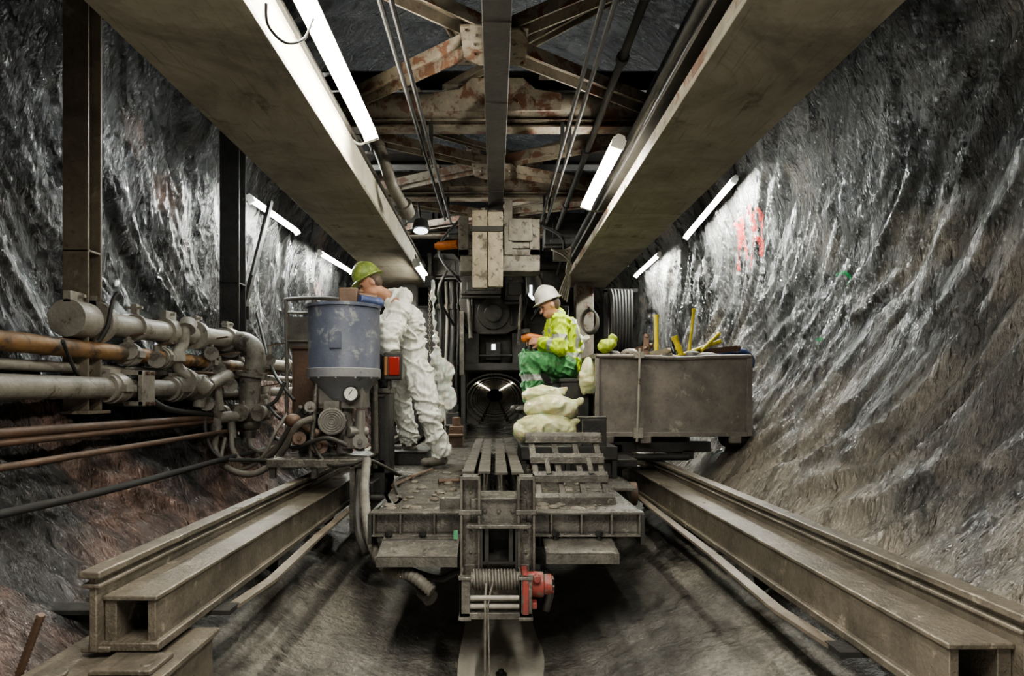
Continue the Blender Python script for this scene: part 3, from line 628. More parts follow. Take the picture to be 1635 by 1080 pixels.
for y in (4.5,6,7.5): ibeam(bm,(-.9,y,DZ-.2),(.9,y,DZ-.2),.12,.2)
mk('under_frame',bm,m_dark,g)
def slopeplate(x0,x1,y0,z0,y1,z1,t=.012):
    bm=NB(); bar(bm,((x0+x1)/2,y0,z0),((x0+x1)/2,y1,z1),x1-x0,t); bx(bm,x0,x1,y1-.008,y1+.004,z1-.045,z1); 
    for x in (x0+.01,x1-.01): bx(bm,x-.006,x+.006,y1,y0,z1-.04,z1)
    return bm
mk('step_plate',slopeplate(-.585,-.185,3.34,H-.755,3.10,H-.815),m_deck,g)
mk('step_plate',slopeplate(.255,.62,3.34,H-.775,3.12,H-.805),m_deck,g)
bm=NB(); bx(bm,-.60,-.2,3.26,3.36,DZ-.15,DZ-.125); mk('step_hanger',bm,m_dark,g,bevel=.003)
for x in (-.56,-.38,.32,.55):
    bm=NB(); cyl(bm,(x,3.30,DZ-.21),(x,3.30,DZ-.11),.012,seg=8); bolt(bm,(x,3.3,DZ-.11),(0,0,1),.022,.02); mk('hanger_bolt',bm,m_dark,g)
bm=NB()
for i in range(120):
    x=random.uniform(-.6,.7); yy=3.42+random.random()**1.5*2.2
    if -.19<x<.22 and yy>3.7: continue
    r=random.uniform(.006,.028); ell(bm,(x,yy,DZ+.004),(r*1.6,r*1.3,r*.6),Matrix.Rotation(random.random()*3,3,'Z'),8)
mk('mud_crumbs',bm,m_mud,g,kind='stuff')
for a,b,r in ((P(655,768,4.6),P(690,740,5.1),.012),(P(628,775,4.2),P(668,748,4.8),.010),(P(700,770,4.4),P(735,765,4.45),.014)):
    a.z=DZ+.02;b.z=DZ+.02; bm=NB(); cyl(bm,a,b,r,seg=8); cyl(bm,a,a.lerp(b,.1),r*1.6,seg=8); mk('loose_rod',bm,m_brown,None,'short loose steel rod lying on the muddy deck','rod','loose rods on the deck')
bm=NB(); tube(bm,[P(615,790,4.0),P(625,815,3.6),P(640,800,3.8),P(630,770,4.2),P(650,760,4.5)],.010,8); 
for v in bm.verts: v.co.z=max(v.co.z,DZ+.002)
mk('thin_hose',bm,m_rubber,None,'thin black hose curled on the deck edge','hose')
bm=NB(); bx(bm,-.22,-.19,3.42,3.9,DZ,DZ+.05); bx(bm,-.30,-.19,3.4,3.43,DZ,DZ+.07); mk('deck_stop',bm,m_deck,DK,bevel=.003)
bm=NB(); bx(bm,-.20,-.18,3.04,3.05,DZ-.07,DZ-.03); mk('marker_tag',bm,m_tag,DK)
for sx in (-1,1):
    g2=thing('bogie_leg',(sx*.98,5.0,H-.93),'dark carriage leg with flanged roller beside the rail beam','carriage leg','carriage legs')
    bm=NB(); bx(bm,sx*.9,sx*1.0,4.6,5.6,H-.86,H-.66); bx(bm,sx*.9,sx*1.12,4.9,5.3,H-.58,H-.52); bx(bm,sx*.86,sx*.96,4.9,5.3,H-.85,H-.52); mk('leg_frame',bm,m_dark,g2,bevel=.006)
    bm=NB(); cyl(bm,(sx*1.0,4.8,H-.77),(sx*1.08,4.8,H-.77),.09,seg=24); mk('roller',bm,m_brown,g2)
g=thing('winch_tower',(.01,3.1,H-.9),'upright steel fork frame on the deck nose holding a rope winch','winch frame')
for x0,x1 in ((-.172,-.07),(.11,.2)):
    bm=NB(); d=3.08; bx(bm,x0,x1,d+.08,d+.1,H-.92,H-.42); bx(bm,x0,x0+.014,d,d+.09,H-.92,H-.41); bx(bm,x1-.014,x1,d,d+.09,H-.92,H-.41); bx(bm,x0,x1,d,d+.1,H-.43,H-.41)
    for z in (.5,.6,.7,.8): bolt(bm,((x0+x1)/2,d+.08,H-z),(0,-1,0),.01,.01)
    bx(bm,x0-.006,x1+.006,d-.006,d+.02,H-.60,H-.575)
    mk('upright',bm,m_deck,g,bevel=.003)
bm=NB(); bx(bm,-.12,.16,3.13,3.3,H-.655,H-.53); bx(bm,-.14,.18,3.06,3.13,H-.665,H-.645); bx(bm,-.1,.14,3.1,3.34,H-.53,H-.52); 
for x in (-.05,.02,.09): bolt(bm,(x,3.13,H-.59),(0,-1,0),.012,.012)
mk('crosshead',bm,m_deck,g,bevel=.004)
bm=NB(); bx(bm,-.075,-.06,3.08,3.4,H-.88,H-.665); bx(bm,.10,.115,3.08,3.4,H-.88,H-.665); bx(bm,-.075,.115,3.36,3.4,H-.88,H-.665); bx(bm,-.06,.1,3.1,3.36,H-.85,H-.835); bx(bm,-.05,-.03,3.1,3.3,H-.845,H-.66); bx(bm,.07,.09,3.1,3.3,H-.845,H-.66); mk('channel',bm,m_dark,g)
g=thing('rope_winch',(.01,3.0,H-1.065),'compact steel rope winch with red motor housing and wound wire','winch')
for x0,x1 in ((-.165,-.115),(.115,.175)):
    bm=NB(); bx(bm,x0,x1,2.93,2.95,H-1.05,H-.86); bx(bm,x0,x0+.012,2.93,3.16,H-1.05,H-.86)
    bx(bm,x0-.005,x1+.005,2.92,2.96,H-.875,H-.86); bx(bm,x0-.005,x1+.005,2.92,3.16,H-1.065,H-1.05); mk('side_plate',bm,m_deck,g,bevel=.003)
bm=NB(); bx(bm,-.165,.175,2.93,2.95,H-1.06,H-1.03); mk('front_plate',bm,m_deck,g,bevel=.003)
bm=NB(); bx(bm,-.165,.175,3.14,3.16,H-1.05,H-.86); mk('rear_plate',bm,m_deck,g,bevel=.003)
for z in (.965,1.005):
    bm=NB(); cyl(bm,(-.12,2.95,H-z),(.12,2.95,H-z),.012); mk('guide_roller',bm,m_galv,g)
bm=NB(); cyl(bm,(-.115,3.04,H-.905),(.115,3.04,H-.905),.038); 
pts=[]
for i in range(14*14+1): 
    a=i/14*2*math.pi; pts.append((-.105+.21*i/196,3.04+.044*math.cos(a),H-.905+.044*math.sin(a)))
tube(bm,pts,.0075,6,False); mk('rope_drum',bm,m_rope,g)
bm=NB(); cyl(bm,(.15,3.03,H-.925),(.235,3.03,H-.925),.06,seg=26); cyl(bm,(.235,3.03,H-.925),(.275,3.03,H-.925),.048,seg=26); bx(bm,.13,.16,2.925,3.12,H-1.04,H-.86); bx(bm,.16,.2,2.95,3.1,H-1.02,H-.99); cyl(bm,(.2,3.0,H-.88),(.2,2.95,H-.88),.018)
for a in range(6): bolt(bm,(.275,3.03+.035*math.cos(a*1.047),H-.925+.035*math.sin(a*1.047)),(1,0,0),.008,.01)
mk('gear_housing',bm,m_red,g,bevel=.005)
bm=NB(); tube(bm,[(-.04,2.99,H-.91),(-.045,2.945,H-.99),(-.045,2.93,H-1.07),(-.047,2.9,H-1.52)],.006,8); mk('wire',bm,m_rope,g)
bm=NB(); tube(bm,[(-.01,2.99,H-.91),(-.03,2.94,H-.99),(-.03,2.93,H-1.07),(-.02,2.88,H-1.52)],.005,8); mk('wire',bm,m_rope,g)
bm=NB(); lathe(bm,[(.03,0),(.03,.012),(.016,.014),(.016,.03)],rockpt(.012,3.40,.012)); mk('floor_bolt',bm,m_dark,None,'small dark bolt head set in wet invert','bolt')
hp=[P(586,735,4.2),P(582,780,3.9),P(586,830,3.6),P(598,880,3.4),P(622,912,3.25),P(655,918,3.15),P(690,945,3.1)]
bm=NB(); tube(bm,crom(hp,14),.029,12,False,ribs=.08); mk('corrugated_hose',bm,m_hose,None,'thick grey corrugated hose drooping from the pump','hose')
bm=NB(); tube(bm,[P(625,905,3.3),P(660,925,3.25),P(680,950,3.2)],.03,12); cyl(bm,P(676,944,3.2),P(688,956,3.15),.04); mk('hydraulic_hose',bm,m_rubber,None,'short hose stub with end fitting below the deck','hose')
bm=NB(); tube(bm,[P(640,905,3.4),P(700,925,3.4),P(740,912,3.4),P(850,905,3.35),P(880,930,3.3),P(872,975,3.3)],.02,8); mk('hydraulic_hose',bm,m_rubber,None,'black hydraulic hose slung below the deck','hose')
bm=NB(); tube(bm,[P(575,750,4.3),P(570,800,4.2),P(572,850,4.0),P(585,885,3.9)],.025,8); mk('hydraulic_hose',bm,m_rubber,None,'black hose hanging behind the corrugated hose','hose')

m_beam=M('dark_loose_steel',(.11,.10,.085),(.05,.046,.04),7,(.3,.6),.2,.4,(.2,.18,.15),.62)
for i,(x,d1,zt) in enumerate(((-.115,3.85,.0),(.09,3.80,.0))):
    for k,lx in enumerate((-.05,.05)):
        bm=NB(); ibeam(bm,(x+lx,d1,DZ+.08),(x+lx*.9,6.6,DZ+.08),.075,.155,.013,.01,up=(0,0,1)); mk('steel_h_beam',bm,m_beam,None,'loose dusty steel section lying lengthwise on the deck','steel beam','steel sections on the deck')
g=thing('steel_rack',(.44,3.7,DZ),'muddy welded steel ladder-like frame leaning on the deck','steel frame')
b0=V((.25,3.62,DZ+.01)); lean=V((-.04,.28,.36))
def RK(u,v,w=0): return b0+V((u*.42,0,0))+lean*v+V((0,-w*.8,w*.6))
for u in (.03,.36,.66,.97):
    bm=NB(); bar(bm,RK(u,0,-.01),RK(u,1,-.01),.035,.04,up=(0,-1,.6)); mk('side_bar',bm,m_deck,g,bevel=.003)
for v,h,e in ((.03,.06,.03),(.36,.05,.0),(.64,.045,.0),(.97,.05,.03)):
    bm=NB(); a_,b_=RK(-.03-e,v,.015),RK(1.03+e,v,.015)
    bar(bm,a_,b_,h,.03,up=(0,-1,.6)); bar(bm,a_+V((0,-.03,-.012)),b_+V((0,-.03,-.012)),.012,h*.9,up=(0,0,1))
    mk('cross_slat',bm,m_deck,g,bevel=.003)
for u in (.2,.8):
    bm=NB(); bar(bm,RK(u,.36,.03),RK(u,.64,.03),.03,.03,up=(0,-1,.6)); mk('stub_bar',bm,m_deck,g,bevel=.003)
bm=NB(); bx(bm,.28,.66,3.62,3.95,DZ,DZ+.02); bx(bm,.3,.33,3.58,4.0,DZ,DZ+.035); mk('flat_plate',bm,m_deck,None,'loose muddy steel plate on the deck','steel plate',bevel=.003)

bm=NB(); bx(bm,.2,.92,4.7,5.6,H-.43,H-.40); 
for x in (.22,.55,.9):
    for y in (4.72,5.55): bx(bm,x-.02,x+.02,y-.02,y+.02,DZ,H-.43)
bx(bm,.5,.92,4.75,5.5,DZ,H-.43); bx(bm,.2,.92,4.68,4.7,H-.5,H-.40); bx(bm,.66,.84,4.70,4.75,H-.43,H-.2); bx(bm,.64,.85,4.74,4.9,H-.2,H-.18)
mk('side_platform',bm,m_dark,None,'low dark steel side platform carrying sacks','platform',bevel=.004)
bm=NB(); bx(bm,.25,.6,5.65,6.5,DZ,H-.16); bx(bm,.6,.85,5.65,6.5,DZ,H+.10); bx(bm,.58,.86,5.63,6.52,H+.10,H+.13); bx(bm,.2,.6,5.63,6.52,H-.16,H-.145)
for x in (.3,.45): bx(bm,x,x+.02,5.64,5.65,DZ,H-.16)
mk('bench_locker',bm,m_dark,None,'stepped dark steel locker used as a seat','bench',bevel=.006)
bm=NB(); bx(bm,-.92,-.62,5.6,6.1,DZ,DZ+.105); bx(bm,-.94,-.60,5.58,6.12,DZ+.105,DZ+.12); mk('step_box',bm,m_dark,None,'low steel step box under the worker foot','step',bevel=.005)

# soft things
def bake(bm,name,voxel,mats,parent=None,wr=0.,ws=12.,sm_it=4,pred=None,wf=None,**kw):
    L=OW[parent].copy() if parent else kw.pop('origin')
    bmesh.ops.translate(bm,vec=-L,verts=bm.verts)
    me=bpy.data.meshes.new(name); bm.to_mesh(me); bm.free()
    o=bpy.data.objects.new(name,me); COL.objects.link(o)
    r=o.modifiers.new('r','REMESH'); r.mode='VOXEL'; r.voxel_size=voxel
    s=o.modifiers.new('s','SMOOTH'); s.factor=.5; s.iterations=sm_it
    dg=bpy.context.evaluated_depsgraph_get(); dg.update()
    me2=bpy.data.meshes.new_from_object(o.evaluated_get(dg)); o.modifiers.clear(); o.data=me2
    if wr:
        cs=[(v.co.copy(),v.normal.copy()) for v in me2.vertices]
        for v,(c,nr) in zip(me2.vertices,cs):
            q=(c+L)*ws
            if wf=='cloth':
                w_=noise.noise(q*.5)*1.6
                a=1-abs(noise.noise(V((q.x*1.0+w_,q.y,q.z*.75+q.x*.5+w_))))*2.6; b=1-abs(noise.noise(V((q.x*1.8+5,q.y*1.8+w_,q.z*1.1-q.x*.7))))*2.4
                h=max(a,-.3)*.75+max(b,-.3)*.45-.35
            elif wf=='crease':
                w_=noise.noise(q*.4)*2.0
                a=1-abs(noise.noise(V((q.x*.8+w_,q.y*.8,q.z*1.15+q.x*.9+w_))))*4.5; b=1-abs(noise.noise(V((q.x*1.9+5-w_,q.y*1.6+w_,q.z*1.2-q.x*1.1))))*4.5
                h=max(a,-.25)*.8+max(b,-.2)*.45-.1+.35*noise.noise(q*.6)
            else:
                w_=noise.noise(q*.6)*1.2
                a=1-abs(noise.noise(V((q.x+w_,q.y,q.z*1.3+w_))))*3.2; b=1-abs(noise.noise(V((q.x*2.3+w_,q.y*2.3,q.z*2.6))))*3
                h=max(a,-.3)*.65+max(b,-.2)*.22-.35
            v.co=c+nr*h*wr
    me2.materials.clear()
    for m in (mats if isinstance(mats,list) else [mats]): me2.materials.append(m)
    if pred:
        for p in me2.polygons: p.material_index=pred(p.center+L)
    else:
        for p in me2.polygons: p.material_index=0
    me2.shade_smooth()
    if parent: o.parent=parent; o.location=(0,0,0)
    else: o.location=L
    OW[o]=L
    meta(o,kw.get('label'),kw.get('cat'),kw.get('group'),kw.get('kind')); return o
def sack(px,py,d,r,lab,rz=0.,m=m_sack,grp='piled sacks'):
    c=P(px,py,d); bm=NB(); ell(bm,c,r,Matrix.Rotation(rz,3,'Y')); ell(bm,c+V((r[0]*.5,0,-r[2]*.15)),(r[0]*.6,r[1]*.85,r[2]*.85)); ell(bm,c-V((r[0]*.5,0,r[2]*.1)),(r[0]*.6,r[1]*.85,r[2]*.9))
    ell(bm,c+V((r[0]*1.0,-.03,r[2]*.3)),(.07,.015,.035),Matrix.Rotation(-.5,3,'Y'))
    bake(bm,'sack',.008,m,None,.016,7,3,wf='bag',origin=c-V((0,0,r[2])),label=lab,cat='sack',group=grp)
sack(872,682,5.05,(.22,.17,.125),'pale yellow filled plastic sack at the pile bottom')
sack(846,686,4.95,(.12,.12,.10),'pale yellow filled plastic sack at the pile bottom')
sack(880,650,5.1,(.2,.16,.11),'crumpled pale green plastic sack on the pile',.1)
sack(866,630,5.15,(.15,.13,.075),'small crumpled pale sack on top of pile',-.1)
sack(940,600,5.55,(.075,.10,.17),'pale plastic bag with red mark beside bench',0)
sack(922,548,6.3,(.06,.08,.1),'white plastic bag behind seated worker',0,m_white)
bm=NB(); c=P(704,612,6.1); ell(bm,c,(.08,.05,.24)); ell(bm,P(714,600,6.1),(.06,.05,.12)); ell(bm,P(697,580,6.1),(.055,.04,.18)); ell(bm,P(714,636,6.1),(.075,.05,.12)); ell(bm,P(700,655,6.05),(.055,.04,.13)); cyl(bm,P(697,570,6.1),P(690,450,6.1),.012)
bake(bm,'plastic_sheet',.008,m_clear,None,.024,8,2,wf='crease',origin=P(702,680,6.1),label='crumpled translucent plastic sheet hanging behind the worker',cat='plastic sheet')

# ------------------------------------------------------------ skip
g=thing('skip_container',(1.54,5.85,H-.39),'rusty open steel skip loaded with debris and yellow tools','skip')
def hull(bm,x0,x1,y0,y1,z0,z1,t,tp=.03):
    def ringv(o,i,z): return [bm.verts.new((x,y,z)) for x,y in ((x0+o+i,y0+o+i),(x1-o-i,y0+o+i),(x1-o-i,y1-o-i),(x0+o+i,y1-o-i))]
    a=ringv(tp,0,z0);b=ringv(0,0,z1);c=ringv(0,t,z1);d=ringv(tp,t,z0+t)
    for A,B in ((a,b),(b,c),(c,d)):
        for k in range(4): bm.faces.new((A[k],A[(k+1)%4],B[(k+1)%4],B[k]))
    bm.faces.new(a); bm.faces.new(d)
bm=NB(); hull(bm,.875,2.2,5.4,6.3,H-.37,H+.32,.02); bmesh.ops.subdivide_edges(bm,edges=[e for e in bm.edges if abs(e.verts[0].co.x-e.verts[1].co.x)>.8],cuts=8)
for v in bm.verts:
    if v.co.z>H+.2: v.co.z+=.012*noise.noise(v.co*4); v.co.y+=.012*noise.noise(v.co*3)
mk('tub',bm,m_skip,g)
bm=NB(); tube(bm,[(.87,5.39,H+.32),(1.2,5.385,H+.315),(1.6,5.39,H+.30),(1.9,5.385,H+.312),(2.2,5.39,H+.315)],.018,8); bar(bm,(.87,5.4,H+.32),(.87,6.3,H+.32),.035,.04); bar(bm,(2.2,5.4,H+.32),(2.2,6.3,H+.32),.035,.04); mk('rim',bm,m_skip,g)
bm=NB(); bx(bm,.9,2.17,5.385,5.41,H-.375,H-.335)
for x in (.93,1.25,2.02): bx(bm,x,x+.09,5.36,5.42,H-.43,H-.37)
bx(bm,2.17,2.215,5.38,5.42,H-.37,H+.3); bx(bm,.865,.9,5.38,5.42,H-.37,H+.3); mk('corner_frame',bm,m_skip,g,bevel=.004)
bm=NB(); tube(bm,[P(1022,556,5.33),P(1020,640,5.33),P(1017,706,5.33)],.012,8); bx(bm,X(1012,5.33),X(1026,5.33),5.32,5.36,Z(700,5.33),Z(684,5.33)); bx(bm,X(1014,5.33),X(1028,5.33),5.32,5.42,Z(572,5.33),Z(562,5.33)); mk('strap',bm,m_galv,g)
bm=NB()
for i in range(90):
    x=random.uniform(.95,2.12);y=random.uniform(5.48,6.2);ell(bm,(x,y,H+.25+random.uniform(-.03,.1)),(random.uniform(.03,.10),random.uniform(.03,.1),random.uniform(.02,.06)),Matrix.Rotation(random.random()*3,3,'Z'),8)
bx(bm,.93,2.15,5.45,6.25,H-.3,H+.22); mk('debris_load',bm,m_mud,g,kind='stuff')
def rod(p0,p1,r,m,lab,flat=0,nm='yellow_rod'):
    bm=NB(); p0=V(p0);p1=V(p1)
    if flat: bar(bm,p0,p1,r*2.6,r*1.0,up=(0,1,0))
    else: cyl(bm,p0,p1,r,seg=12)
    a=(p1-p0).normalized(); cyl(bm,p1-a*.03,p1,r*1.25,seg=12); cyl(bm,p0+a*.12,p0+a*.14,r*1.2,seg=12)
    mk(nm,bm,m,None,lab,'tool','tools in the skip')
rod(P(1048,575,5.6),P(1048,503,5.6),.02,m_yel,'short upright yellow tube in the skip')
rod(P(1098,580,5.6),P(1108,493,5.6),.014,m_yel,'slim upright yellow rod in the skip')
rod(P(1092,578,5.55),P(1076,537,5.55),.026,m_yel,'short tilted yellow post in the skip')
rod(P(1068,575,5.5),P(1150,545,5.7),.018,m_yel,'long yellow bar lying across the skip')
rod(P(1120,560,5.6),P(1148,533,5.7),.016,m_yel,'yellow bar end sticking out of the skip')
rod(P(1030,578,5.5),P(1032,535,5.6),.018,m_brown,'dark wooden stick in the skip',1,'stick')
rod(P(1010,572,5.55),P(1070,560,5.6),.02,m_wood,'weathered wooden stick across the skip',1,'stick')
rod(P(1105,565,5.6),P(1180,556,5.75),.02,m_brown,'dark wooden bar lying in the skip',1,'stick')
rod(P(985,570,5.6),P(1040,552,5.8),.02,m_brown,'dark stick poking above the skip rim',1,'stick')
bm=NB(); tube(bm,[P(1150,566,5.9),P(1185,562,5.9),P(1200,575,5.9),P(1196,588,5.9)],.03,10); bx(bm,X(1150,5.9),X(1192,5.9),5.85,6.1,Z(590,5.9),Z(566,5.9)); mk('blue_barrel',bm,m_bluep,None,'dull blue plastic container edge behind the skip rim','container')
bm=NB(); ell(bm,P(968,552,5.6),(.08,.06,.06)); ell(bm,P(978,545,5.6),(.04,.04,.07)); bake(bm,'yellow_bag',.008,m_bag,None,.022,9,1,wf='cloth',origin=P(968,562,5.6),label='crumpled yellow-green bag beside the skip',cat='bag')
bm=NB(); bx(bm,.95,1.9,5.5,5.62,H-.52,H-.43); bx(bm,.95,1.9,6.1,6.22,H-.52,H-.43); bx(bm,.96,1.12,5.5,6.2,H-.9,H-.45); bx(bm,1.0,1.2,5.45,5.5,H-.66,H-.52); bx(bm,1.65,1.75,5.5,6.2,H-.58,H-.5); cyl(bm,(1.15,5.48,H-.56),(1.7,5.48,H-.56),.03)
mk('skip_carriage',bm,m_dark,None,'dark steel carriage frame supporting the skip','carriage',bevel=.005)
bm=NB(); lathe(bm,[(.05,0),(.13,.01),(.15,.04),(.15,.16),(.13,.19),(.05,.2)],(2.05,5.6,H-.32),(1,0,-.3),28); mk('rubber_roller',bm,m_rubber,None,'black rubber roller beside the skip base','roller')
g=thing('hose_reel',P(995,562,7.4),'black coiled hoses hanging on a rack by the wall','hose reel')
for i in range(7):
    bm=NB(); c=P(974+5.5*i,513,7.3+.03*i); ring(bm,c,(1,-.02-.03*i,0),.35,.024,32,8,.6,1.02); mk('hose_coil',bm,m_rubber,g)
bm=NB(); bx(bm,X(966,7.4),X(1020,7.4),7.45,7.5,Z(466,7.4),Z(460,7.4)); bx(bm,X(966,7.4),X(972,7.4),7.45,7.5,Z(640,7.4),Z(462,7.4)); bx(bm,X(950,7.4),X(1015,7.4),7.2,7.7,Z(572,7.4),Z(566,7.4)); mk('rack',bm,m_dark,g)
g=thing('rope_coil',P(940,530,7.0),'dark rope coil hanging on the column','rope coil')
for i in range(4):
    bm=NB(); ring(bm,P(940+i,512+i,7.0+.02*i),(.2,1,0),.11,.012,28,6,.8,1.2); mk('loop',bm,m_hose,g)
bm=NB(); cyl(bm,P(940,492,6.98),P(940,490,8.3),.012,seg=8); mk('hook',bm,m_dark,g)

# hoist trolley with timber
g=thing('hoist_trolley',P(798,412,6.3),'grimy welded steel hoist trolley under the monorail','hoist trolley')
d=6.3
bm=NB(); bx(bm,X(732,d),X(748,d),d,d+.06,Z(408,d),Z(345,d)); bx(bm,X(846,d),X(862,d),d,d+.06,Z(410,d),Z(350,d)); bx(bm,X(732,d),X(862,d),d,d+.06,Z(408,d),Z(398,d)); bx(bm,X(732,d),X(862,d),d+.02,d+.3,Z(396,d),Z(386,d)); bx(bm,X(805,d),X(818,d),d-.02,d+.04,Z(408,d),Z(320,d)); bx(bm,X(745,d),X(850,d),d+.04,d+.25,Z(366,d),Z(356,d)); bx(bm,X(740,d),X(850,d),d+.28,d+.3,Z(400,d),Z(350,d))
for px in (738,853): bolt(bm,P(px,375,d),(0,-1,0)); bolt(bm,P(px,395,d),(0,-1,0))
mk('trolley_frame',bm,m_grimy,g,bevel=.004)
bm=NB(); bx(bm,X(735,d),X(862,d),d-.02,d+.25,Z(434,d),Z(409,d)); bx(bm,X(812,d),X(850,d),d-.03,d,Z(386,d),Z(350,d)); mk('lower_box',bm,m_grimy,g,bevel=.006)
for x in (-.08,.12):
    bm=NB(); cyl(bm,(x-.02,6.42,H+1.86),(x+.02,6.42,H+1.86),.05,seg=20); mk('wheel',bm,m_dark,g)
bm=NB(); cyl(bm,P(700,393,6.5),P(732,390,6.4),.045); cyl(bm,P(694,393,6.5),P(702,393,6.5),.03); mk('side_motor',bm,m_orange,g)
for k in range(2):
    bm=NB(); bx(bm,X(754+25*k,6.2),X(778+25*k,6.2),6.15+.01*k,6.24,Z(461-2*k,6.2),Z(338+2*k,6.2)); mk('timber_block',bm,m_wood,g,label='weathered pale timber packing block',bevel=.005)
bm=NB(); bx(bm,X(754,6.2),X(803,6.2),6.13,6.15,Z(372,6.2),Z(364,6.2)); mk('strap',bm,m_dark,g)
g=thing('drive_unit',P(788,590,8.8),'dark bulky rounded machine drive unit filling the tunnel middle','machine')
d=8.3
bm=NB(); poly=[(735,440),(748,440),(752,460),(838,460),(842,480),(838,505),(826,525),(808,534),(765,534),(747,525),(737,505),(733,485)]
prof(bm,[(X(a,d),Z(b,d)-H) for a,b in poly],(0,d,H),(0,d+1.2,H)); 
for px in (752,780,815): bx(bm,X(px,d),X(px+4,d),d-.03,d,Z(520,d),Z(465,d))
cyl(bm,P(788,500,d-.06),P(788,500,d),.22,seg=28); cyl(bm,P(788,500,d-.09),P(788,500,d),.12,seg=20); cyl(bm,P(750,470,d-.05),P(750,470,d),.05); mk('upper_housing',bm,m_dark,g,bevel=.01)
bm=NB(); bx(bm,X(740,d),X(765,d),d,d+1,Z(592,d),Z(532,d)); bx(bm,X(818,d),X(838,d),d,d+1,Z(592,d),Z(532,d)); bx(bm,X(738,d),X(840,d),d-.03,d+1,Z(592,d),Z(580,d)); bx(bm,X(765,d),X(818,d),d+.3,d+.4,Z(580,d),Z(532,d)); bx(bm,X(775,d),X(800,d),d+.1,d+.3,Z(575,d),Z(545,d)); cyl(bm,P(765,568,d),P(818,568,d),.02); mk('lower_housing',bm,m_dark,g,bevel=.008)
for px in (738,842):
    bm=NB(); bx(bm,X(px,d)-.03,X(px,d)+.03,d+.3,d+.4,DZ,Z(585,d)); mk('support_leg',bm,m_dark,g,bevel=.004)
bm=NB(); bx(bm,X(785,d),X(791,d),d+.08,d+.1,Z(558,d),Z(549,d)); mk('indicator_light',bm,m_spot,g)
bm=NB(); bx(bm,X(735,d),X(742,d),d-.2,d,Z(600,d),Z(500,d)); mk('side_strut',bm,m_deck,g)
for a,b,r in ((P(748,470,8.0),P(752,540,8.0),.03),(P(832,470,8.0),P(828,550,8.0),.02)):
    bm=NB(); cyl(bm,a,b,r); mk('hydraulic_ram',bm,m_deck,g)
def junk(name,px0,px1,py0,py1,dd,dep,m,lab,cat):
    bm=NB(); x0,x1,z0,z1=X(px0,dd),X(px1,dd),Z(py1,dd),Z(py0,dd); w=x1-x0;h=z1-z0
    prof(bm,[(x0,z0-H),(x1,z0-H),(x1,z1-H-h*.25),(x1-w*.2,z1-H),(x0+w*.1,z1-H),(x0,z1-H-h*.15)],(0,dd,H),(0,dd+dep,H))
    bx(bm,x0+w*.15,x1-w*.15,dd-.02,dd,z0+h*.2,z0+h*.7); cyl(bm,(x0+w*.3,dd-.04,z0+h*.85),(x0+w*.3,dd,z0+h*.85),min(w,h)*.1); cyl(bm,(x0,dd+.03,z0-.03),(x1,dd+.03,z0-.03),.02)
    for k in (.1,.9): bolt(bm,(x0+w*k,dd,z0+h*.1),(0,-1,0))
    mk(name,bm,m,None,lab,cat,bevel=.006)
junk('motor_casing',736,800,440,470,7.9,.3,m_dark,'dark greasy motor casing beneath the hoist','machine')
junk('gear_casing',806,838,440,480,8.0,.25,m_mono,'dark brown gear casing beneath the hoist','machine')
junk('cable_box',692,733,405,440,8.3,.3,m_dark,'dark cable box hanging among roof steel','electrical box')
junk('pump_casing',836,880,500,560,8.8,.4,m_dark,'dark machine casing behind the seated worker','machine')
junk('junction_box',715,748,340,372,8.2,.2,m_dark,'dark junction box under a roof beam','electrical box')
junk('roof_box',870,950,340,390,8.0,.4,m_dark,'dark steel box slung below roof beams','electrical box')
junk('roof_box',640,700,330,362,8.2,.4,m_dark,'dark steel box slung below roof beams','electrical box')
for i,(a,b,c_) in enumerate(((P(735,350,7.5),P(700,400,7.4),P(735,450,7.8)),(P(865,360,7.5),P(900,385,7.4),P(890,440,7.6)),(P(720,420,7.8),P(700,470,7.7),P(725,520,8.0)),(P(850,420,7.6),P(870,470,7.5),P(850,510,7.9)))):
    bm=NB(); tube(bm,[a,b,c_],.018,8); mk('slack_cable',bm,m_cable,None,'slack black cable looped around the hoist machinery','cable','machine cables')
for sx,x0,x1 in ((-1,-.62,-1.15),(1,.62,1.1)):
    for k in range(4):
        y0=9.3+k*1.15
        g=thing('corridor_filler',((x0+x1)/2,y0+.5,DZ),'dark cabinet-shaped filler added to darken the walkway sides','cabinet','walkway fillers')  # dark boxes added along the walkway to make the corridor dark
        bm=NB(); bx(bm,x0,x1,y0,y0+1.05,DZ,H+1.25-.1*(k%2)); bx(bm,x0,x1,y0+.02,y0+1.0,H+1.2,H+1.3); mk('body',bm,m_dark,g,bevel=.01)
        bm=NB(); bx(bm,x0*.985,x0,y0+.06,y0+.98,DZ+.1,H+1.05); dd=mk('door',bm,m_dark,g,bevel=.004)
        bm=NB(); bx(bm,x0*.965,x0*.985,y0+.12,y0+.15,H+.1,H+.3); mk('handle',bm,m_galv,dd)
for k,(px,dd,hh) in enumerate(((728,7.4,.35),(722,8.0,.55),(735,8.8,.28),(846,7.6,.30),(850,8.4,.5),(842,9.0,.25))):
    x=X(px,dd); bm=NB(); bx(bm,x-.08,x+.08,dd,dd+.25,DZ,DZ+hh*.7); cyl(bm,(x,dd+.12,DZ+hh*.7),(x,dd+.12,DZ+hh),.05); cyl(bm,(x-.09,dd-.02,DZ+hh*.4),(x+.09,dd-.02,DZ+hh*.4),.02)
    for q in (-.05,.05): bolt(bm,(x+q,dd,DZ+hh*.6),(0,-1,0),.012,.012)
    mk('deck_equipment',bm,m_dark if k%2 else m_brown,None,'small dark oily equipment box standing beside the walkway','equipment box','walkway equipment boxes',bevel=.006)
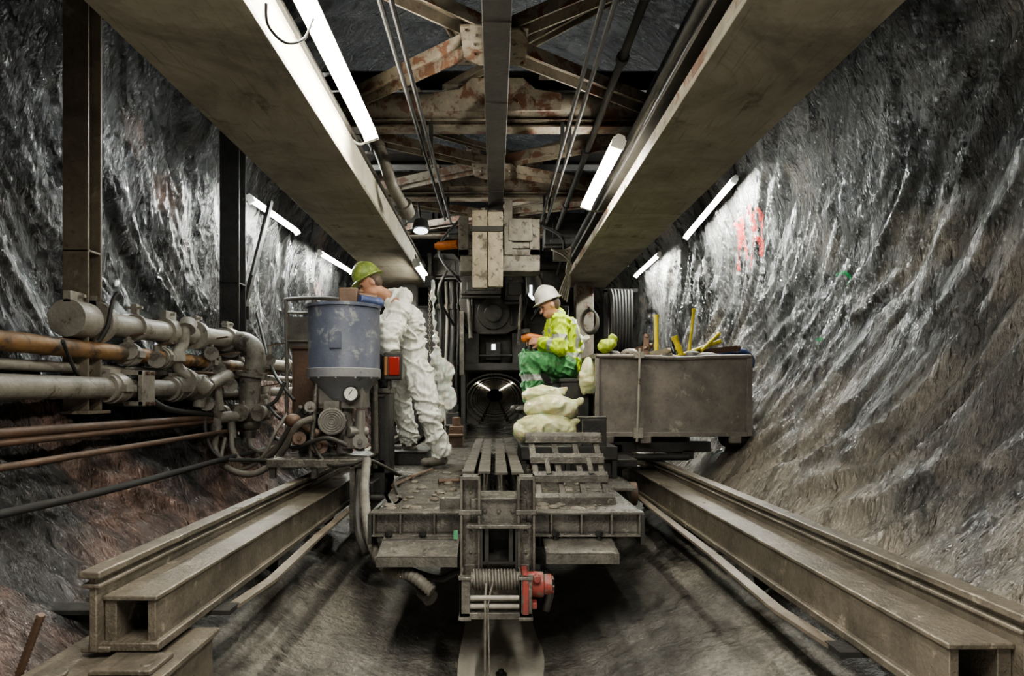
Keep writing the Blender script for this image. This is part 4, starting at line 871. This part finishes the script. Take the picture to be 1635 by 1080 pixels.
for px,r,mm in ((702,.03,m_dark),(712,.02,m_galv),(722,.04,m_dark),(730,.02,m_dark)):
    bm=NB(); dd=8.6; tube(bm,[P(px,450,dd),P(px+2,520,dd),P(px-1,600,dd),P(px,700,dd)],r,10); 
    for py in (490,580,650): cyl(bm,P(px,py-4,dd),P(px,py+4,dd),r*1.5)
    mk('vertical_pipe',bm,mm,None,'vertical service pipe beside the machine walkway','pipe','vertical service pipes')
g=thing('hoist_chain',P(684,560,6.6),'steel link chain hanging from the girder end','chain')
bm=NB()
for i in range(28):
    c=P(686,452+i*4.2,6.7); ring(bm,c,(1,0,0) if i%2 else (0,1,0),.016,.005,10,5,.7,1.1)
mk('chain_links',bm,m_galv,g)
bm=NB(); box(bm,P(686,450,6.7),(.1,.1,.12)); bx(bm,X(683,6.7),X(689,6.7),6.68,6.72,Z(446,6.7),H+1.5); mk('chain_block',bm,m_dark,g,bevel=.01)
bm=NB()
for k in range(5): tube(bm,[P(880+5*k,398+k*2,7.2),P(900+3*k,408-3*k,7.1),P(912-2*k,425+2*k,7.15),P(902+2*k,445,7.2),P(893+3*k,470+3*k,7.3)],.012,6)
bx(bm,X(884,7.2),X(912,7.2),7.2,7.3,Z(415,7.2),Z(398,7.2)); mk('cable_bundle',bm,m_galv,None,'tangled pale cables on a junction box under the girder','cables')
bm=NB(); bx(bm,X(840,7.8),X(905,7.8),7.8,8.1,Z(470,7.8),Z(432,7.8)); bx(bm,X(862,7.8),X(868,7.8),7.78,7.8,Z(468,7.8),Z(434,7.8)); cyl(bm,P(846,425,7.8),P(900,425,7.8),.05); bx(bm,X(855,7.8),X(862,7.8),7.85,7.9,Z(432,7.8),H+2.0); mk('electrical_box',bm,m_dark,None,'dark electrical box hung under the roof steel','electrical box',bevel=.008)
bm=NB(); bar(bm,P(845,470,7.7),P(852,478,7.6),.02,.03); bx(bm,X(846,7.7),X(850,7.7),7.72,7.76,Z(474,7.7),Z(455,7.7)); mk('work_light',bm,m_spot,None,'tiny white work light behind the seated worker','lamp')
for x in (-.45,.45):
    bm=NB(); ibeam(bm,(x,13.1,.22),(x,90,.22),.1,.14); mk('track_rail',bm,m_galv,None,'distant steel track rail on the tunnel floor','rail','distant track rails')

# ------------------------------------------------------------ people
def caps(bm,p0,p1,r0,r1,seg=12):
    p0=V(p0);p1=V(p1)
    ell(bm,p0,r0,seg=seg); ell(bm,p1,r1,seg=seg)
    if (p1-p0).length>1e-4: cyl(bm,p0,p1,r0,r1,seg=seg)
def basis(f,u):
    f=V(f).normalized(); u=V(u); u=(u-f*u.dot(f)).normalized(); s=f.cross(u); return s,f,u
def head(bm,c,f,u):
    s,f,u=basis(f,u); rot=Matrix((s,f,u)).transposed()
    ell(bm,c+u*.015,(.076,.094,.10),rot,20); ell(bm,c+f*.028-u*.055,(.055,.062,.06),rot,16)
    ell(bm,c+f*.06-u*.095,(.026,.026,.02),rot,12)
    caps(bm,c+f*.092-u*.005,c+f*.112-u*.035,.009,.014,10)
    ell(bm,c+f*.085+u*.022,(.05,.014,.01),rot,12)
    ell(bm,c+f*.09-u*.065,(.026,.012,.007),rot,10); ell(bm,c+f*.088-u*.078,(.022,.012,.008),rot,10)
    for k in (-1,1):
        ell(bm,c+s*.077*k-u*.01,(.011,.02,.03),rot,10)
def hand(bm,w,dr,nrm,side,curl=.9,sc=1.):
    d=V(dr).normalized(); n=V(nrm); n=(n-d*n.dot(d)).normalized(); l=d.cross(n)*side
    w=V(w)
    for k in (-1.2,-.4,.4,1.2): caps(bm,w+l*k*.014,w+d*.085*sc+l*k*.02,.016,.014,10)
    for i,L in enumerate((.068,.078,.073,.058)):
        b=w+d*.088*sc+l*(1.5-i)*.0205; a=.35*curl; dirn=d; p=b
        for j,fr in enumerate((.45,.32,.25)):
            dirn=(d*math.cos(a)+n*math.sin(a)); q=p+dirn*L*fr; caps(bm,p,q,.0095-.001*j,.0088-.001*j,8); p=q; a+=.55*curl
    b=w+d*.03+l*.028; q=b+(l*.7+d*.6+n*.3).normalized()*.035; r=q+(d*.9+n*.5+l*.1).normalized()*.032; caps(bm,b,q,.013,.011,8); caps(bm,q,r,.011,.009,8)
def hat(parent,c,f,u,m,lab):
    s,f,u=basis(f,u); rot=Matrix((s,f,u)).transposed(); c=V(c)
    bm=NB()
    lathe_pts=[(1.12,0),(1.13,.006),(1.0,.02),(.985,.045),(.93,.08),(.80,.112),(.6,.134),(.35,.147),(.05,.152)]
    seg=28; rings=[]
    for r,h in lathe_pts:
        rg=[]
        for k in range(seg):
            a=2*math.pi*k/seg; e=1.
            if r>1.05 and math.sin(a)>0: e=1+.16*math.sin(a)**2
            rg.append(bm.verts.new(c+s*(math.cos(a)*r*.098)+f*(math.sin(a)*r*.122*e)+u*(h+.03)))
        rings.append(rg)
    for i in range(len(rings)-1):
        for k in range(seg): bm.faces.new((rings[i][k],rings[i][(k+1)%seg],rings[i+1][(k+1)%seg],rings[i+1][k]))
    bm.faces.new(rings[-1]); bm.faces.new(rings[0][::-1])
    tube(bm,[c+f*(.11*math.cos(t))+u*(.035+.155*math.sin(t)) for t in [0.25+i*.26 for i in range(11)]],.008,6)
    return mk('hard_hat',bm,m,parent,lab,ang=50)
def boot(bm,ank,toe,u=(0,0,1),r=.05):
    ank=V(ank); t=V(toe).normalized()
    caps(bm,ank+V((0,0,.06)),ank-V((0,0,.03)),r,r*1.02); caps(bm,ank-V((0,0,.045))-t*.03,ank+t*.14-V((0,0,.055)),r*.85,r*.78); ell(bm,ank+t*.15-V((0,0,.05)),(r*.95,r*.95,r*.8))

def seated():
    g=thing('person',V((.55,6.0,H+.13)),'seated worker in yellow hi-vis jacket, green trousers, white helmet','person')
    pel=P(903,584,6.03); che=P(898,532,6.02); nk=P(890,502,6.0); hc=P(878,488,5.97)
    shL=P(896,516,5.83); shR=P(888,514,6.2); elL=P(893,556,5.76); elR=P(870,552,6.22)
    haL=P(866,546,5.84); haR=P(862,548,6.06)
    hiL=P(902,586,5.93); hiR=P(900,586,6.12); knL=P(846,576,5.84); knR=P(842,572,6.16)
    anL=P(858,641,5.86); anR=P(846,640,6.14)
    fwd=V((-1,-.25,-.42))
    bm=NB(); head(bm,hc,fwd,(-.4,0,1)); caps(bm,nk-V((0,0,.03)),hc-V((-.02,0,.05)),.058,.052)
    caps(bm,pel,che,.12,.13); caps(bm,che,nk-V((0,0,.05)),.12,.07)
    for s,e,w,h in ((shL,elL,haL,0),(shR,elR,haR,0)):
        caps(bm,s,e,.05,.04); caps(bm,e,w,.038,.026); caps(bm,nk-V((0,0,.06)),s,.06,.055)
    for a,b,c in ((hiL,knL,anL),(hiR,knR,anR)): caps(bm,a,b,.075,.055); caps(bm,b,c,.052,.036)
    hand(bm,haL,(-1,.35,.12),(.0,.9,-.3),1,1.0); hand(bm,haR,(-1,-.2,.1),(0,-.9,-.3),-1,1.0)
    bake(bm,'body',.0065,m_skin,g,sm_it=2,label='tanned face and hands')
    s,f,u=basis(fwd,(-.4,0,1))
    for k in (-1,1):
        bm=NB(); ell(bm,hc+f*.083+s*.03*k+u*.004,.0115); mk('eye',bm,m_hair,g)
    bm=NB(); rot=Matrix((s,f,u)).transposed(); ell(bm,hc-f*.025+u*.012,(.081,.082,.085),rot); mk('hair',bm,m_hair,g)
    hat(g,hc+u*.012,f,u,m_helmd,'dusty white hard hat')
    bm=NB(); caps(bm,pel+V((0,0,.02)),che,.155,.165,16); caps(bm,che,nk-V((0,0,.07)),.16,.10,16); caps(bm,nk-V((0,0,.06)),nk+V((0,0,.0)),.085,.072)
    caps(bm,che+V((-.03,-.06,-.02)),pel+V((-.05,-.06,.0)),.11,.12); caps(bm,che+V((0,.08,.02)),pel+V((0,.08,.02)),.11,.11)
    for sh,e,w in ((shL,elL,haL),(shR,elR,haR)):
        caps(bm,nk-V((0,0,.07)),sh,.085,.08); caps(bm,sh,e,.078,.066); caps(bm,e,w.lerp(e,.08),.064,.048)
    def pr(c):
        rel=c.z-H
        def near(a,b,t,wd=.022):
            a=V(a);b=V(b);ax=(b-a);L=ax.length;ax.normalize();tt=(c-a).dot(ax)
            return abs(tt-t*L)<wd and (c-(a+ax*tt)).length<.105
        if near(shL,elL,.62) or near(shR,elR,.62) or near(elL,haL,.5): return 1
        if (c-shL).length>.15 and (c-elL).length>.11 and (c-haL).length>.15 and (c-elR).length>.1 and (c-haR).length>.14:
            if abs(rel-.36)<.022: return 1
            if abs((c.y-(shL.y+.1)))<.022 and rel>.36: return 1
        return 0
    bake(bm,'jacket',.0085,[m_hiv,m_refl],g,.022,9,2,pred=pr,wf='crease')
    bm=NB(); caps(bm,pel+V((0,0,.05)),pel-V((.02,0,.02)),.155,.155,16)
    for a,b,c in ((hiL,knL,anL),(hiR,knR,anR)): caps(bm,a,b,.115,.085,14); caps(bm,b,c+V((0,0,.03)),.083,.072,14)
    def pt(c):
        for a,b in ((knL,anL),(knR,anR)):
            if abs(c.z-(a.z*.55+b.z*.45))<.018 and abs(c.x-b.x)<.15: return 1
        return 0
    bake(bm,'trousers',.0085,[m_green,m_refl],g,.02,9,2,pred=pt,wf='crease')
    for a in (anL,anR):
        bm=NB(); boot(bm,a-V((0,0,.03)),(-1,-.1,0)); bake(bm,'boot',.009,m_boot,g,sm_it=2)
    d=thing('handheld_grinder',P(848,541,5.93),'small orange power tool held in both hands','power tool')
    bm=NB(); caps(bm,P(862,541,5.95),P(842,538,5.93),.034,.042); ell(bm,P(838,540,5.93),(.035,.035,.045)); mk('body',bm,m_orange,d)
    bm=NB(); cyl(bm,P(838,533,5.93),P(837,526,5.93),.05,seg=20); mk('guard',bm,m_dark,d)
    bm=NB(); cyl(bm,P(848,545,5.93),P(846,560,5.93),.016); mk('handle',bm,m_dark,d)
seated()

def suited():
    g=thing('person',V((-.7,5.5,DZ)),'worker in white hooded coverall and green helmet leaning over the pump','person')
    pel=P(654,586,5.5); che=P(646,518,5.42); nk=P(630,480,5.36); hc=P(592,453,5.28)
    shL=P(638,500,5.18); shR=P(632,494,5.6); elL=P(620,558,5.0); elR=P(606,540,5.5)
    haL=P(600,510,4.9); haR=P(577,491,5.1)
    hiL=P(668,596,5.40); hiR=P(644,598,5.6); knL=P(686,660,5.34); knR=P(640,652,5.66)
    anL=P(703,722,5.42); anR=P(654,703,5.85)
    fwd=V((-.85,-.3,-.5)); up=V((-.5,0,.85))
    bm=NB(); head(bm,hc,fwd,up); caps(bm,nk,hc-up*.05,.058,.052)
    caps(bm,pel,che,.12,.13); caps(bm,che,nk,.12,.07)
    for s,e,w in ((shL,elL,haL),(shR,elR,haR)): caps(bm,s,e,.05,.04); caps(bm,e,w,.038,.026); caps(bm,nk,s,.06,.055)
    for a,b,c in ((hiL,knL,anL),(hiR,knR,anR)): caps(bm,a,b,.075,.055); caps(bm,b,c,.052,.036)
    hand(bm,haL,(-.25,-.4,.85),(-.9,-.2,-.3),1,1.0); hand(bm,haR,(-.45,-.75,.35),(0,-.3,-.9),-1,.8)
    bake(bm,'body',.0065,m_skin,g,sm_it=2,label='bare hands and face')
    s,f,u=basis(fwd,up); rot=Matrix((s,f,u)).transposed()
    for k in (-1,1):
        bm=NB(); ell(bm,hc+f*.083+s*.03*k+u*.004,.0115); mk('eye',bm,m_hair,g)
    bm=NB(); ell(bm,hc-f*.025+u*.012,(.081,.082,.085),rot); mk('hair',bm,m_hair,g)
    hat(g,hc+u*.012,f,u,m_helmg,'mottled yellow-green hard hat')
    bm=NB(); caps(bm,pel,che,.15,.165,16); caps(bm,che,nk+V((.03,0,-.04)),.16,.10,16); caps(bm,nk+V((.04,0,.0)),nk+V((-.01,0,.02)),.088,.073)
    ell(bm,nk+V((.08,0,.02)),(.09,.095,.075)); caps(bm,che+V((.03,.06,0)),pel+V((.02,.05,0)),.13,.13); caps(bm,che+V((.02,-.05,0)),pel+V((.0,-.04,0)),.125,.125)
    for sh,e,w in ((shL,elL,haL),(shR,elR,haR)):
        caps(bm,nk+V((.05,0,-.06)),sh,.095,.088); caps(bm,sh,e,.083,.072); caps(bm,e,w.lerp(e,.06),.07,.043)
    for a,b,c in ((hiL,knL,anL),(hiR,knR,anR)): caps(bm,a,b,.122,.09,14); caps(bm,b,c+V((0,0,.02)),.09,.08,14)
    bake(bm,'coverall',.0075,m_white,g,.024,8.5,1,label='creased white disposable coverall',wf='crease')
    for a,t in ((anL,(-.6,-.5,0)),(anR,(-.9,-.1,0))):
        bm=NB(); boot(bm,a-V((0,0,.03)),t); bake(bm,'boot',.009,m_boot,g,sm_it=2)
suited()

# ------------------------------------------------------------ lights
def area(loc,rot,sx,sy,e,c=(1,.96,.86)):
    l=bpy.data.lights.new('fill_light','AREA'); l.shape='RECTANGLE'; l.size=sx; l.size_y=sy; l.energy=e; l.color=c
    o=bpy.data.objects.new('fill_light',l); o.location=loc; o.rotation_euler=rot; COL.objects.link(o); return o
area((-.5,.9,H+1.42),(0,D(8),0),.05,1.3,54)  # pair of unseen fill lights added overhead to brighten the foreground
area((.5,.9,H+1.42),(0,D(-8),0),.05,1.3,54)
area((0,-1.1,H-.5),(D(112),0,0),2.0,.8,10,(1,.95,.84))  # fill light added behind the camera
area((0,.9,H-1.2),(D(180),0,0),1.2,1.2,11,(1,.94,.80))  # uplight added below view, stands in for bounce onto the girders
for sx in (-1,1):
    for yy,e in ((4.4,10 if sx<0 else 4),(6.2,30)):
        area((sx*1.74,yy,H+1.78),(0,D(-56)*sx,0),.08,1.0,e,(.95,1,.97))  # fill lights added out of sight behind the girders to brighten the walls
w=bpy.data.worlds.new('w'); scene.world=w; w.use_nodes=True
w.node_tree.nodes['Background'].inputs[0].default_value=(.5,.6,.75,1); w.node_tree.nodes['Background'].inputs[1].default_value=.004
cam=bpy.data.cameras.new('cam'); co=bpy.data.objects.new('camera',cam); COL.objects.link(co)
co.location=(0,0,H); co.rotation_euler=(D(90),0,0); cam.sensor_width=36; cam.sensor_fit='HORIZONTAL'; cam.lens=F*36/1635
cam.shift_x=27.5/1635; cam.shift_y=88/1635; cam.clip_start=.05; cam.clip_end=300
scene.camera=co
try:
    scene.view_settings.view_transform='AgX'; scene.view_settings.look='AgX - Medium High Contrast'
except Exception as e: print(e)
scene.view_settings.exposure=0.7
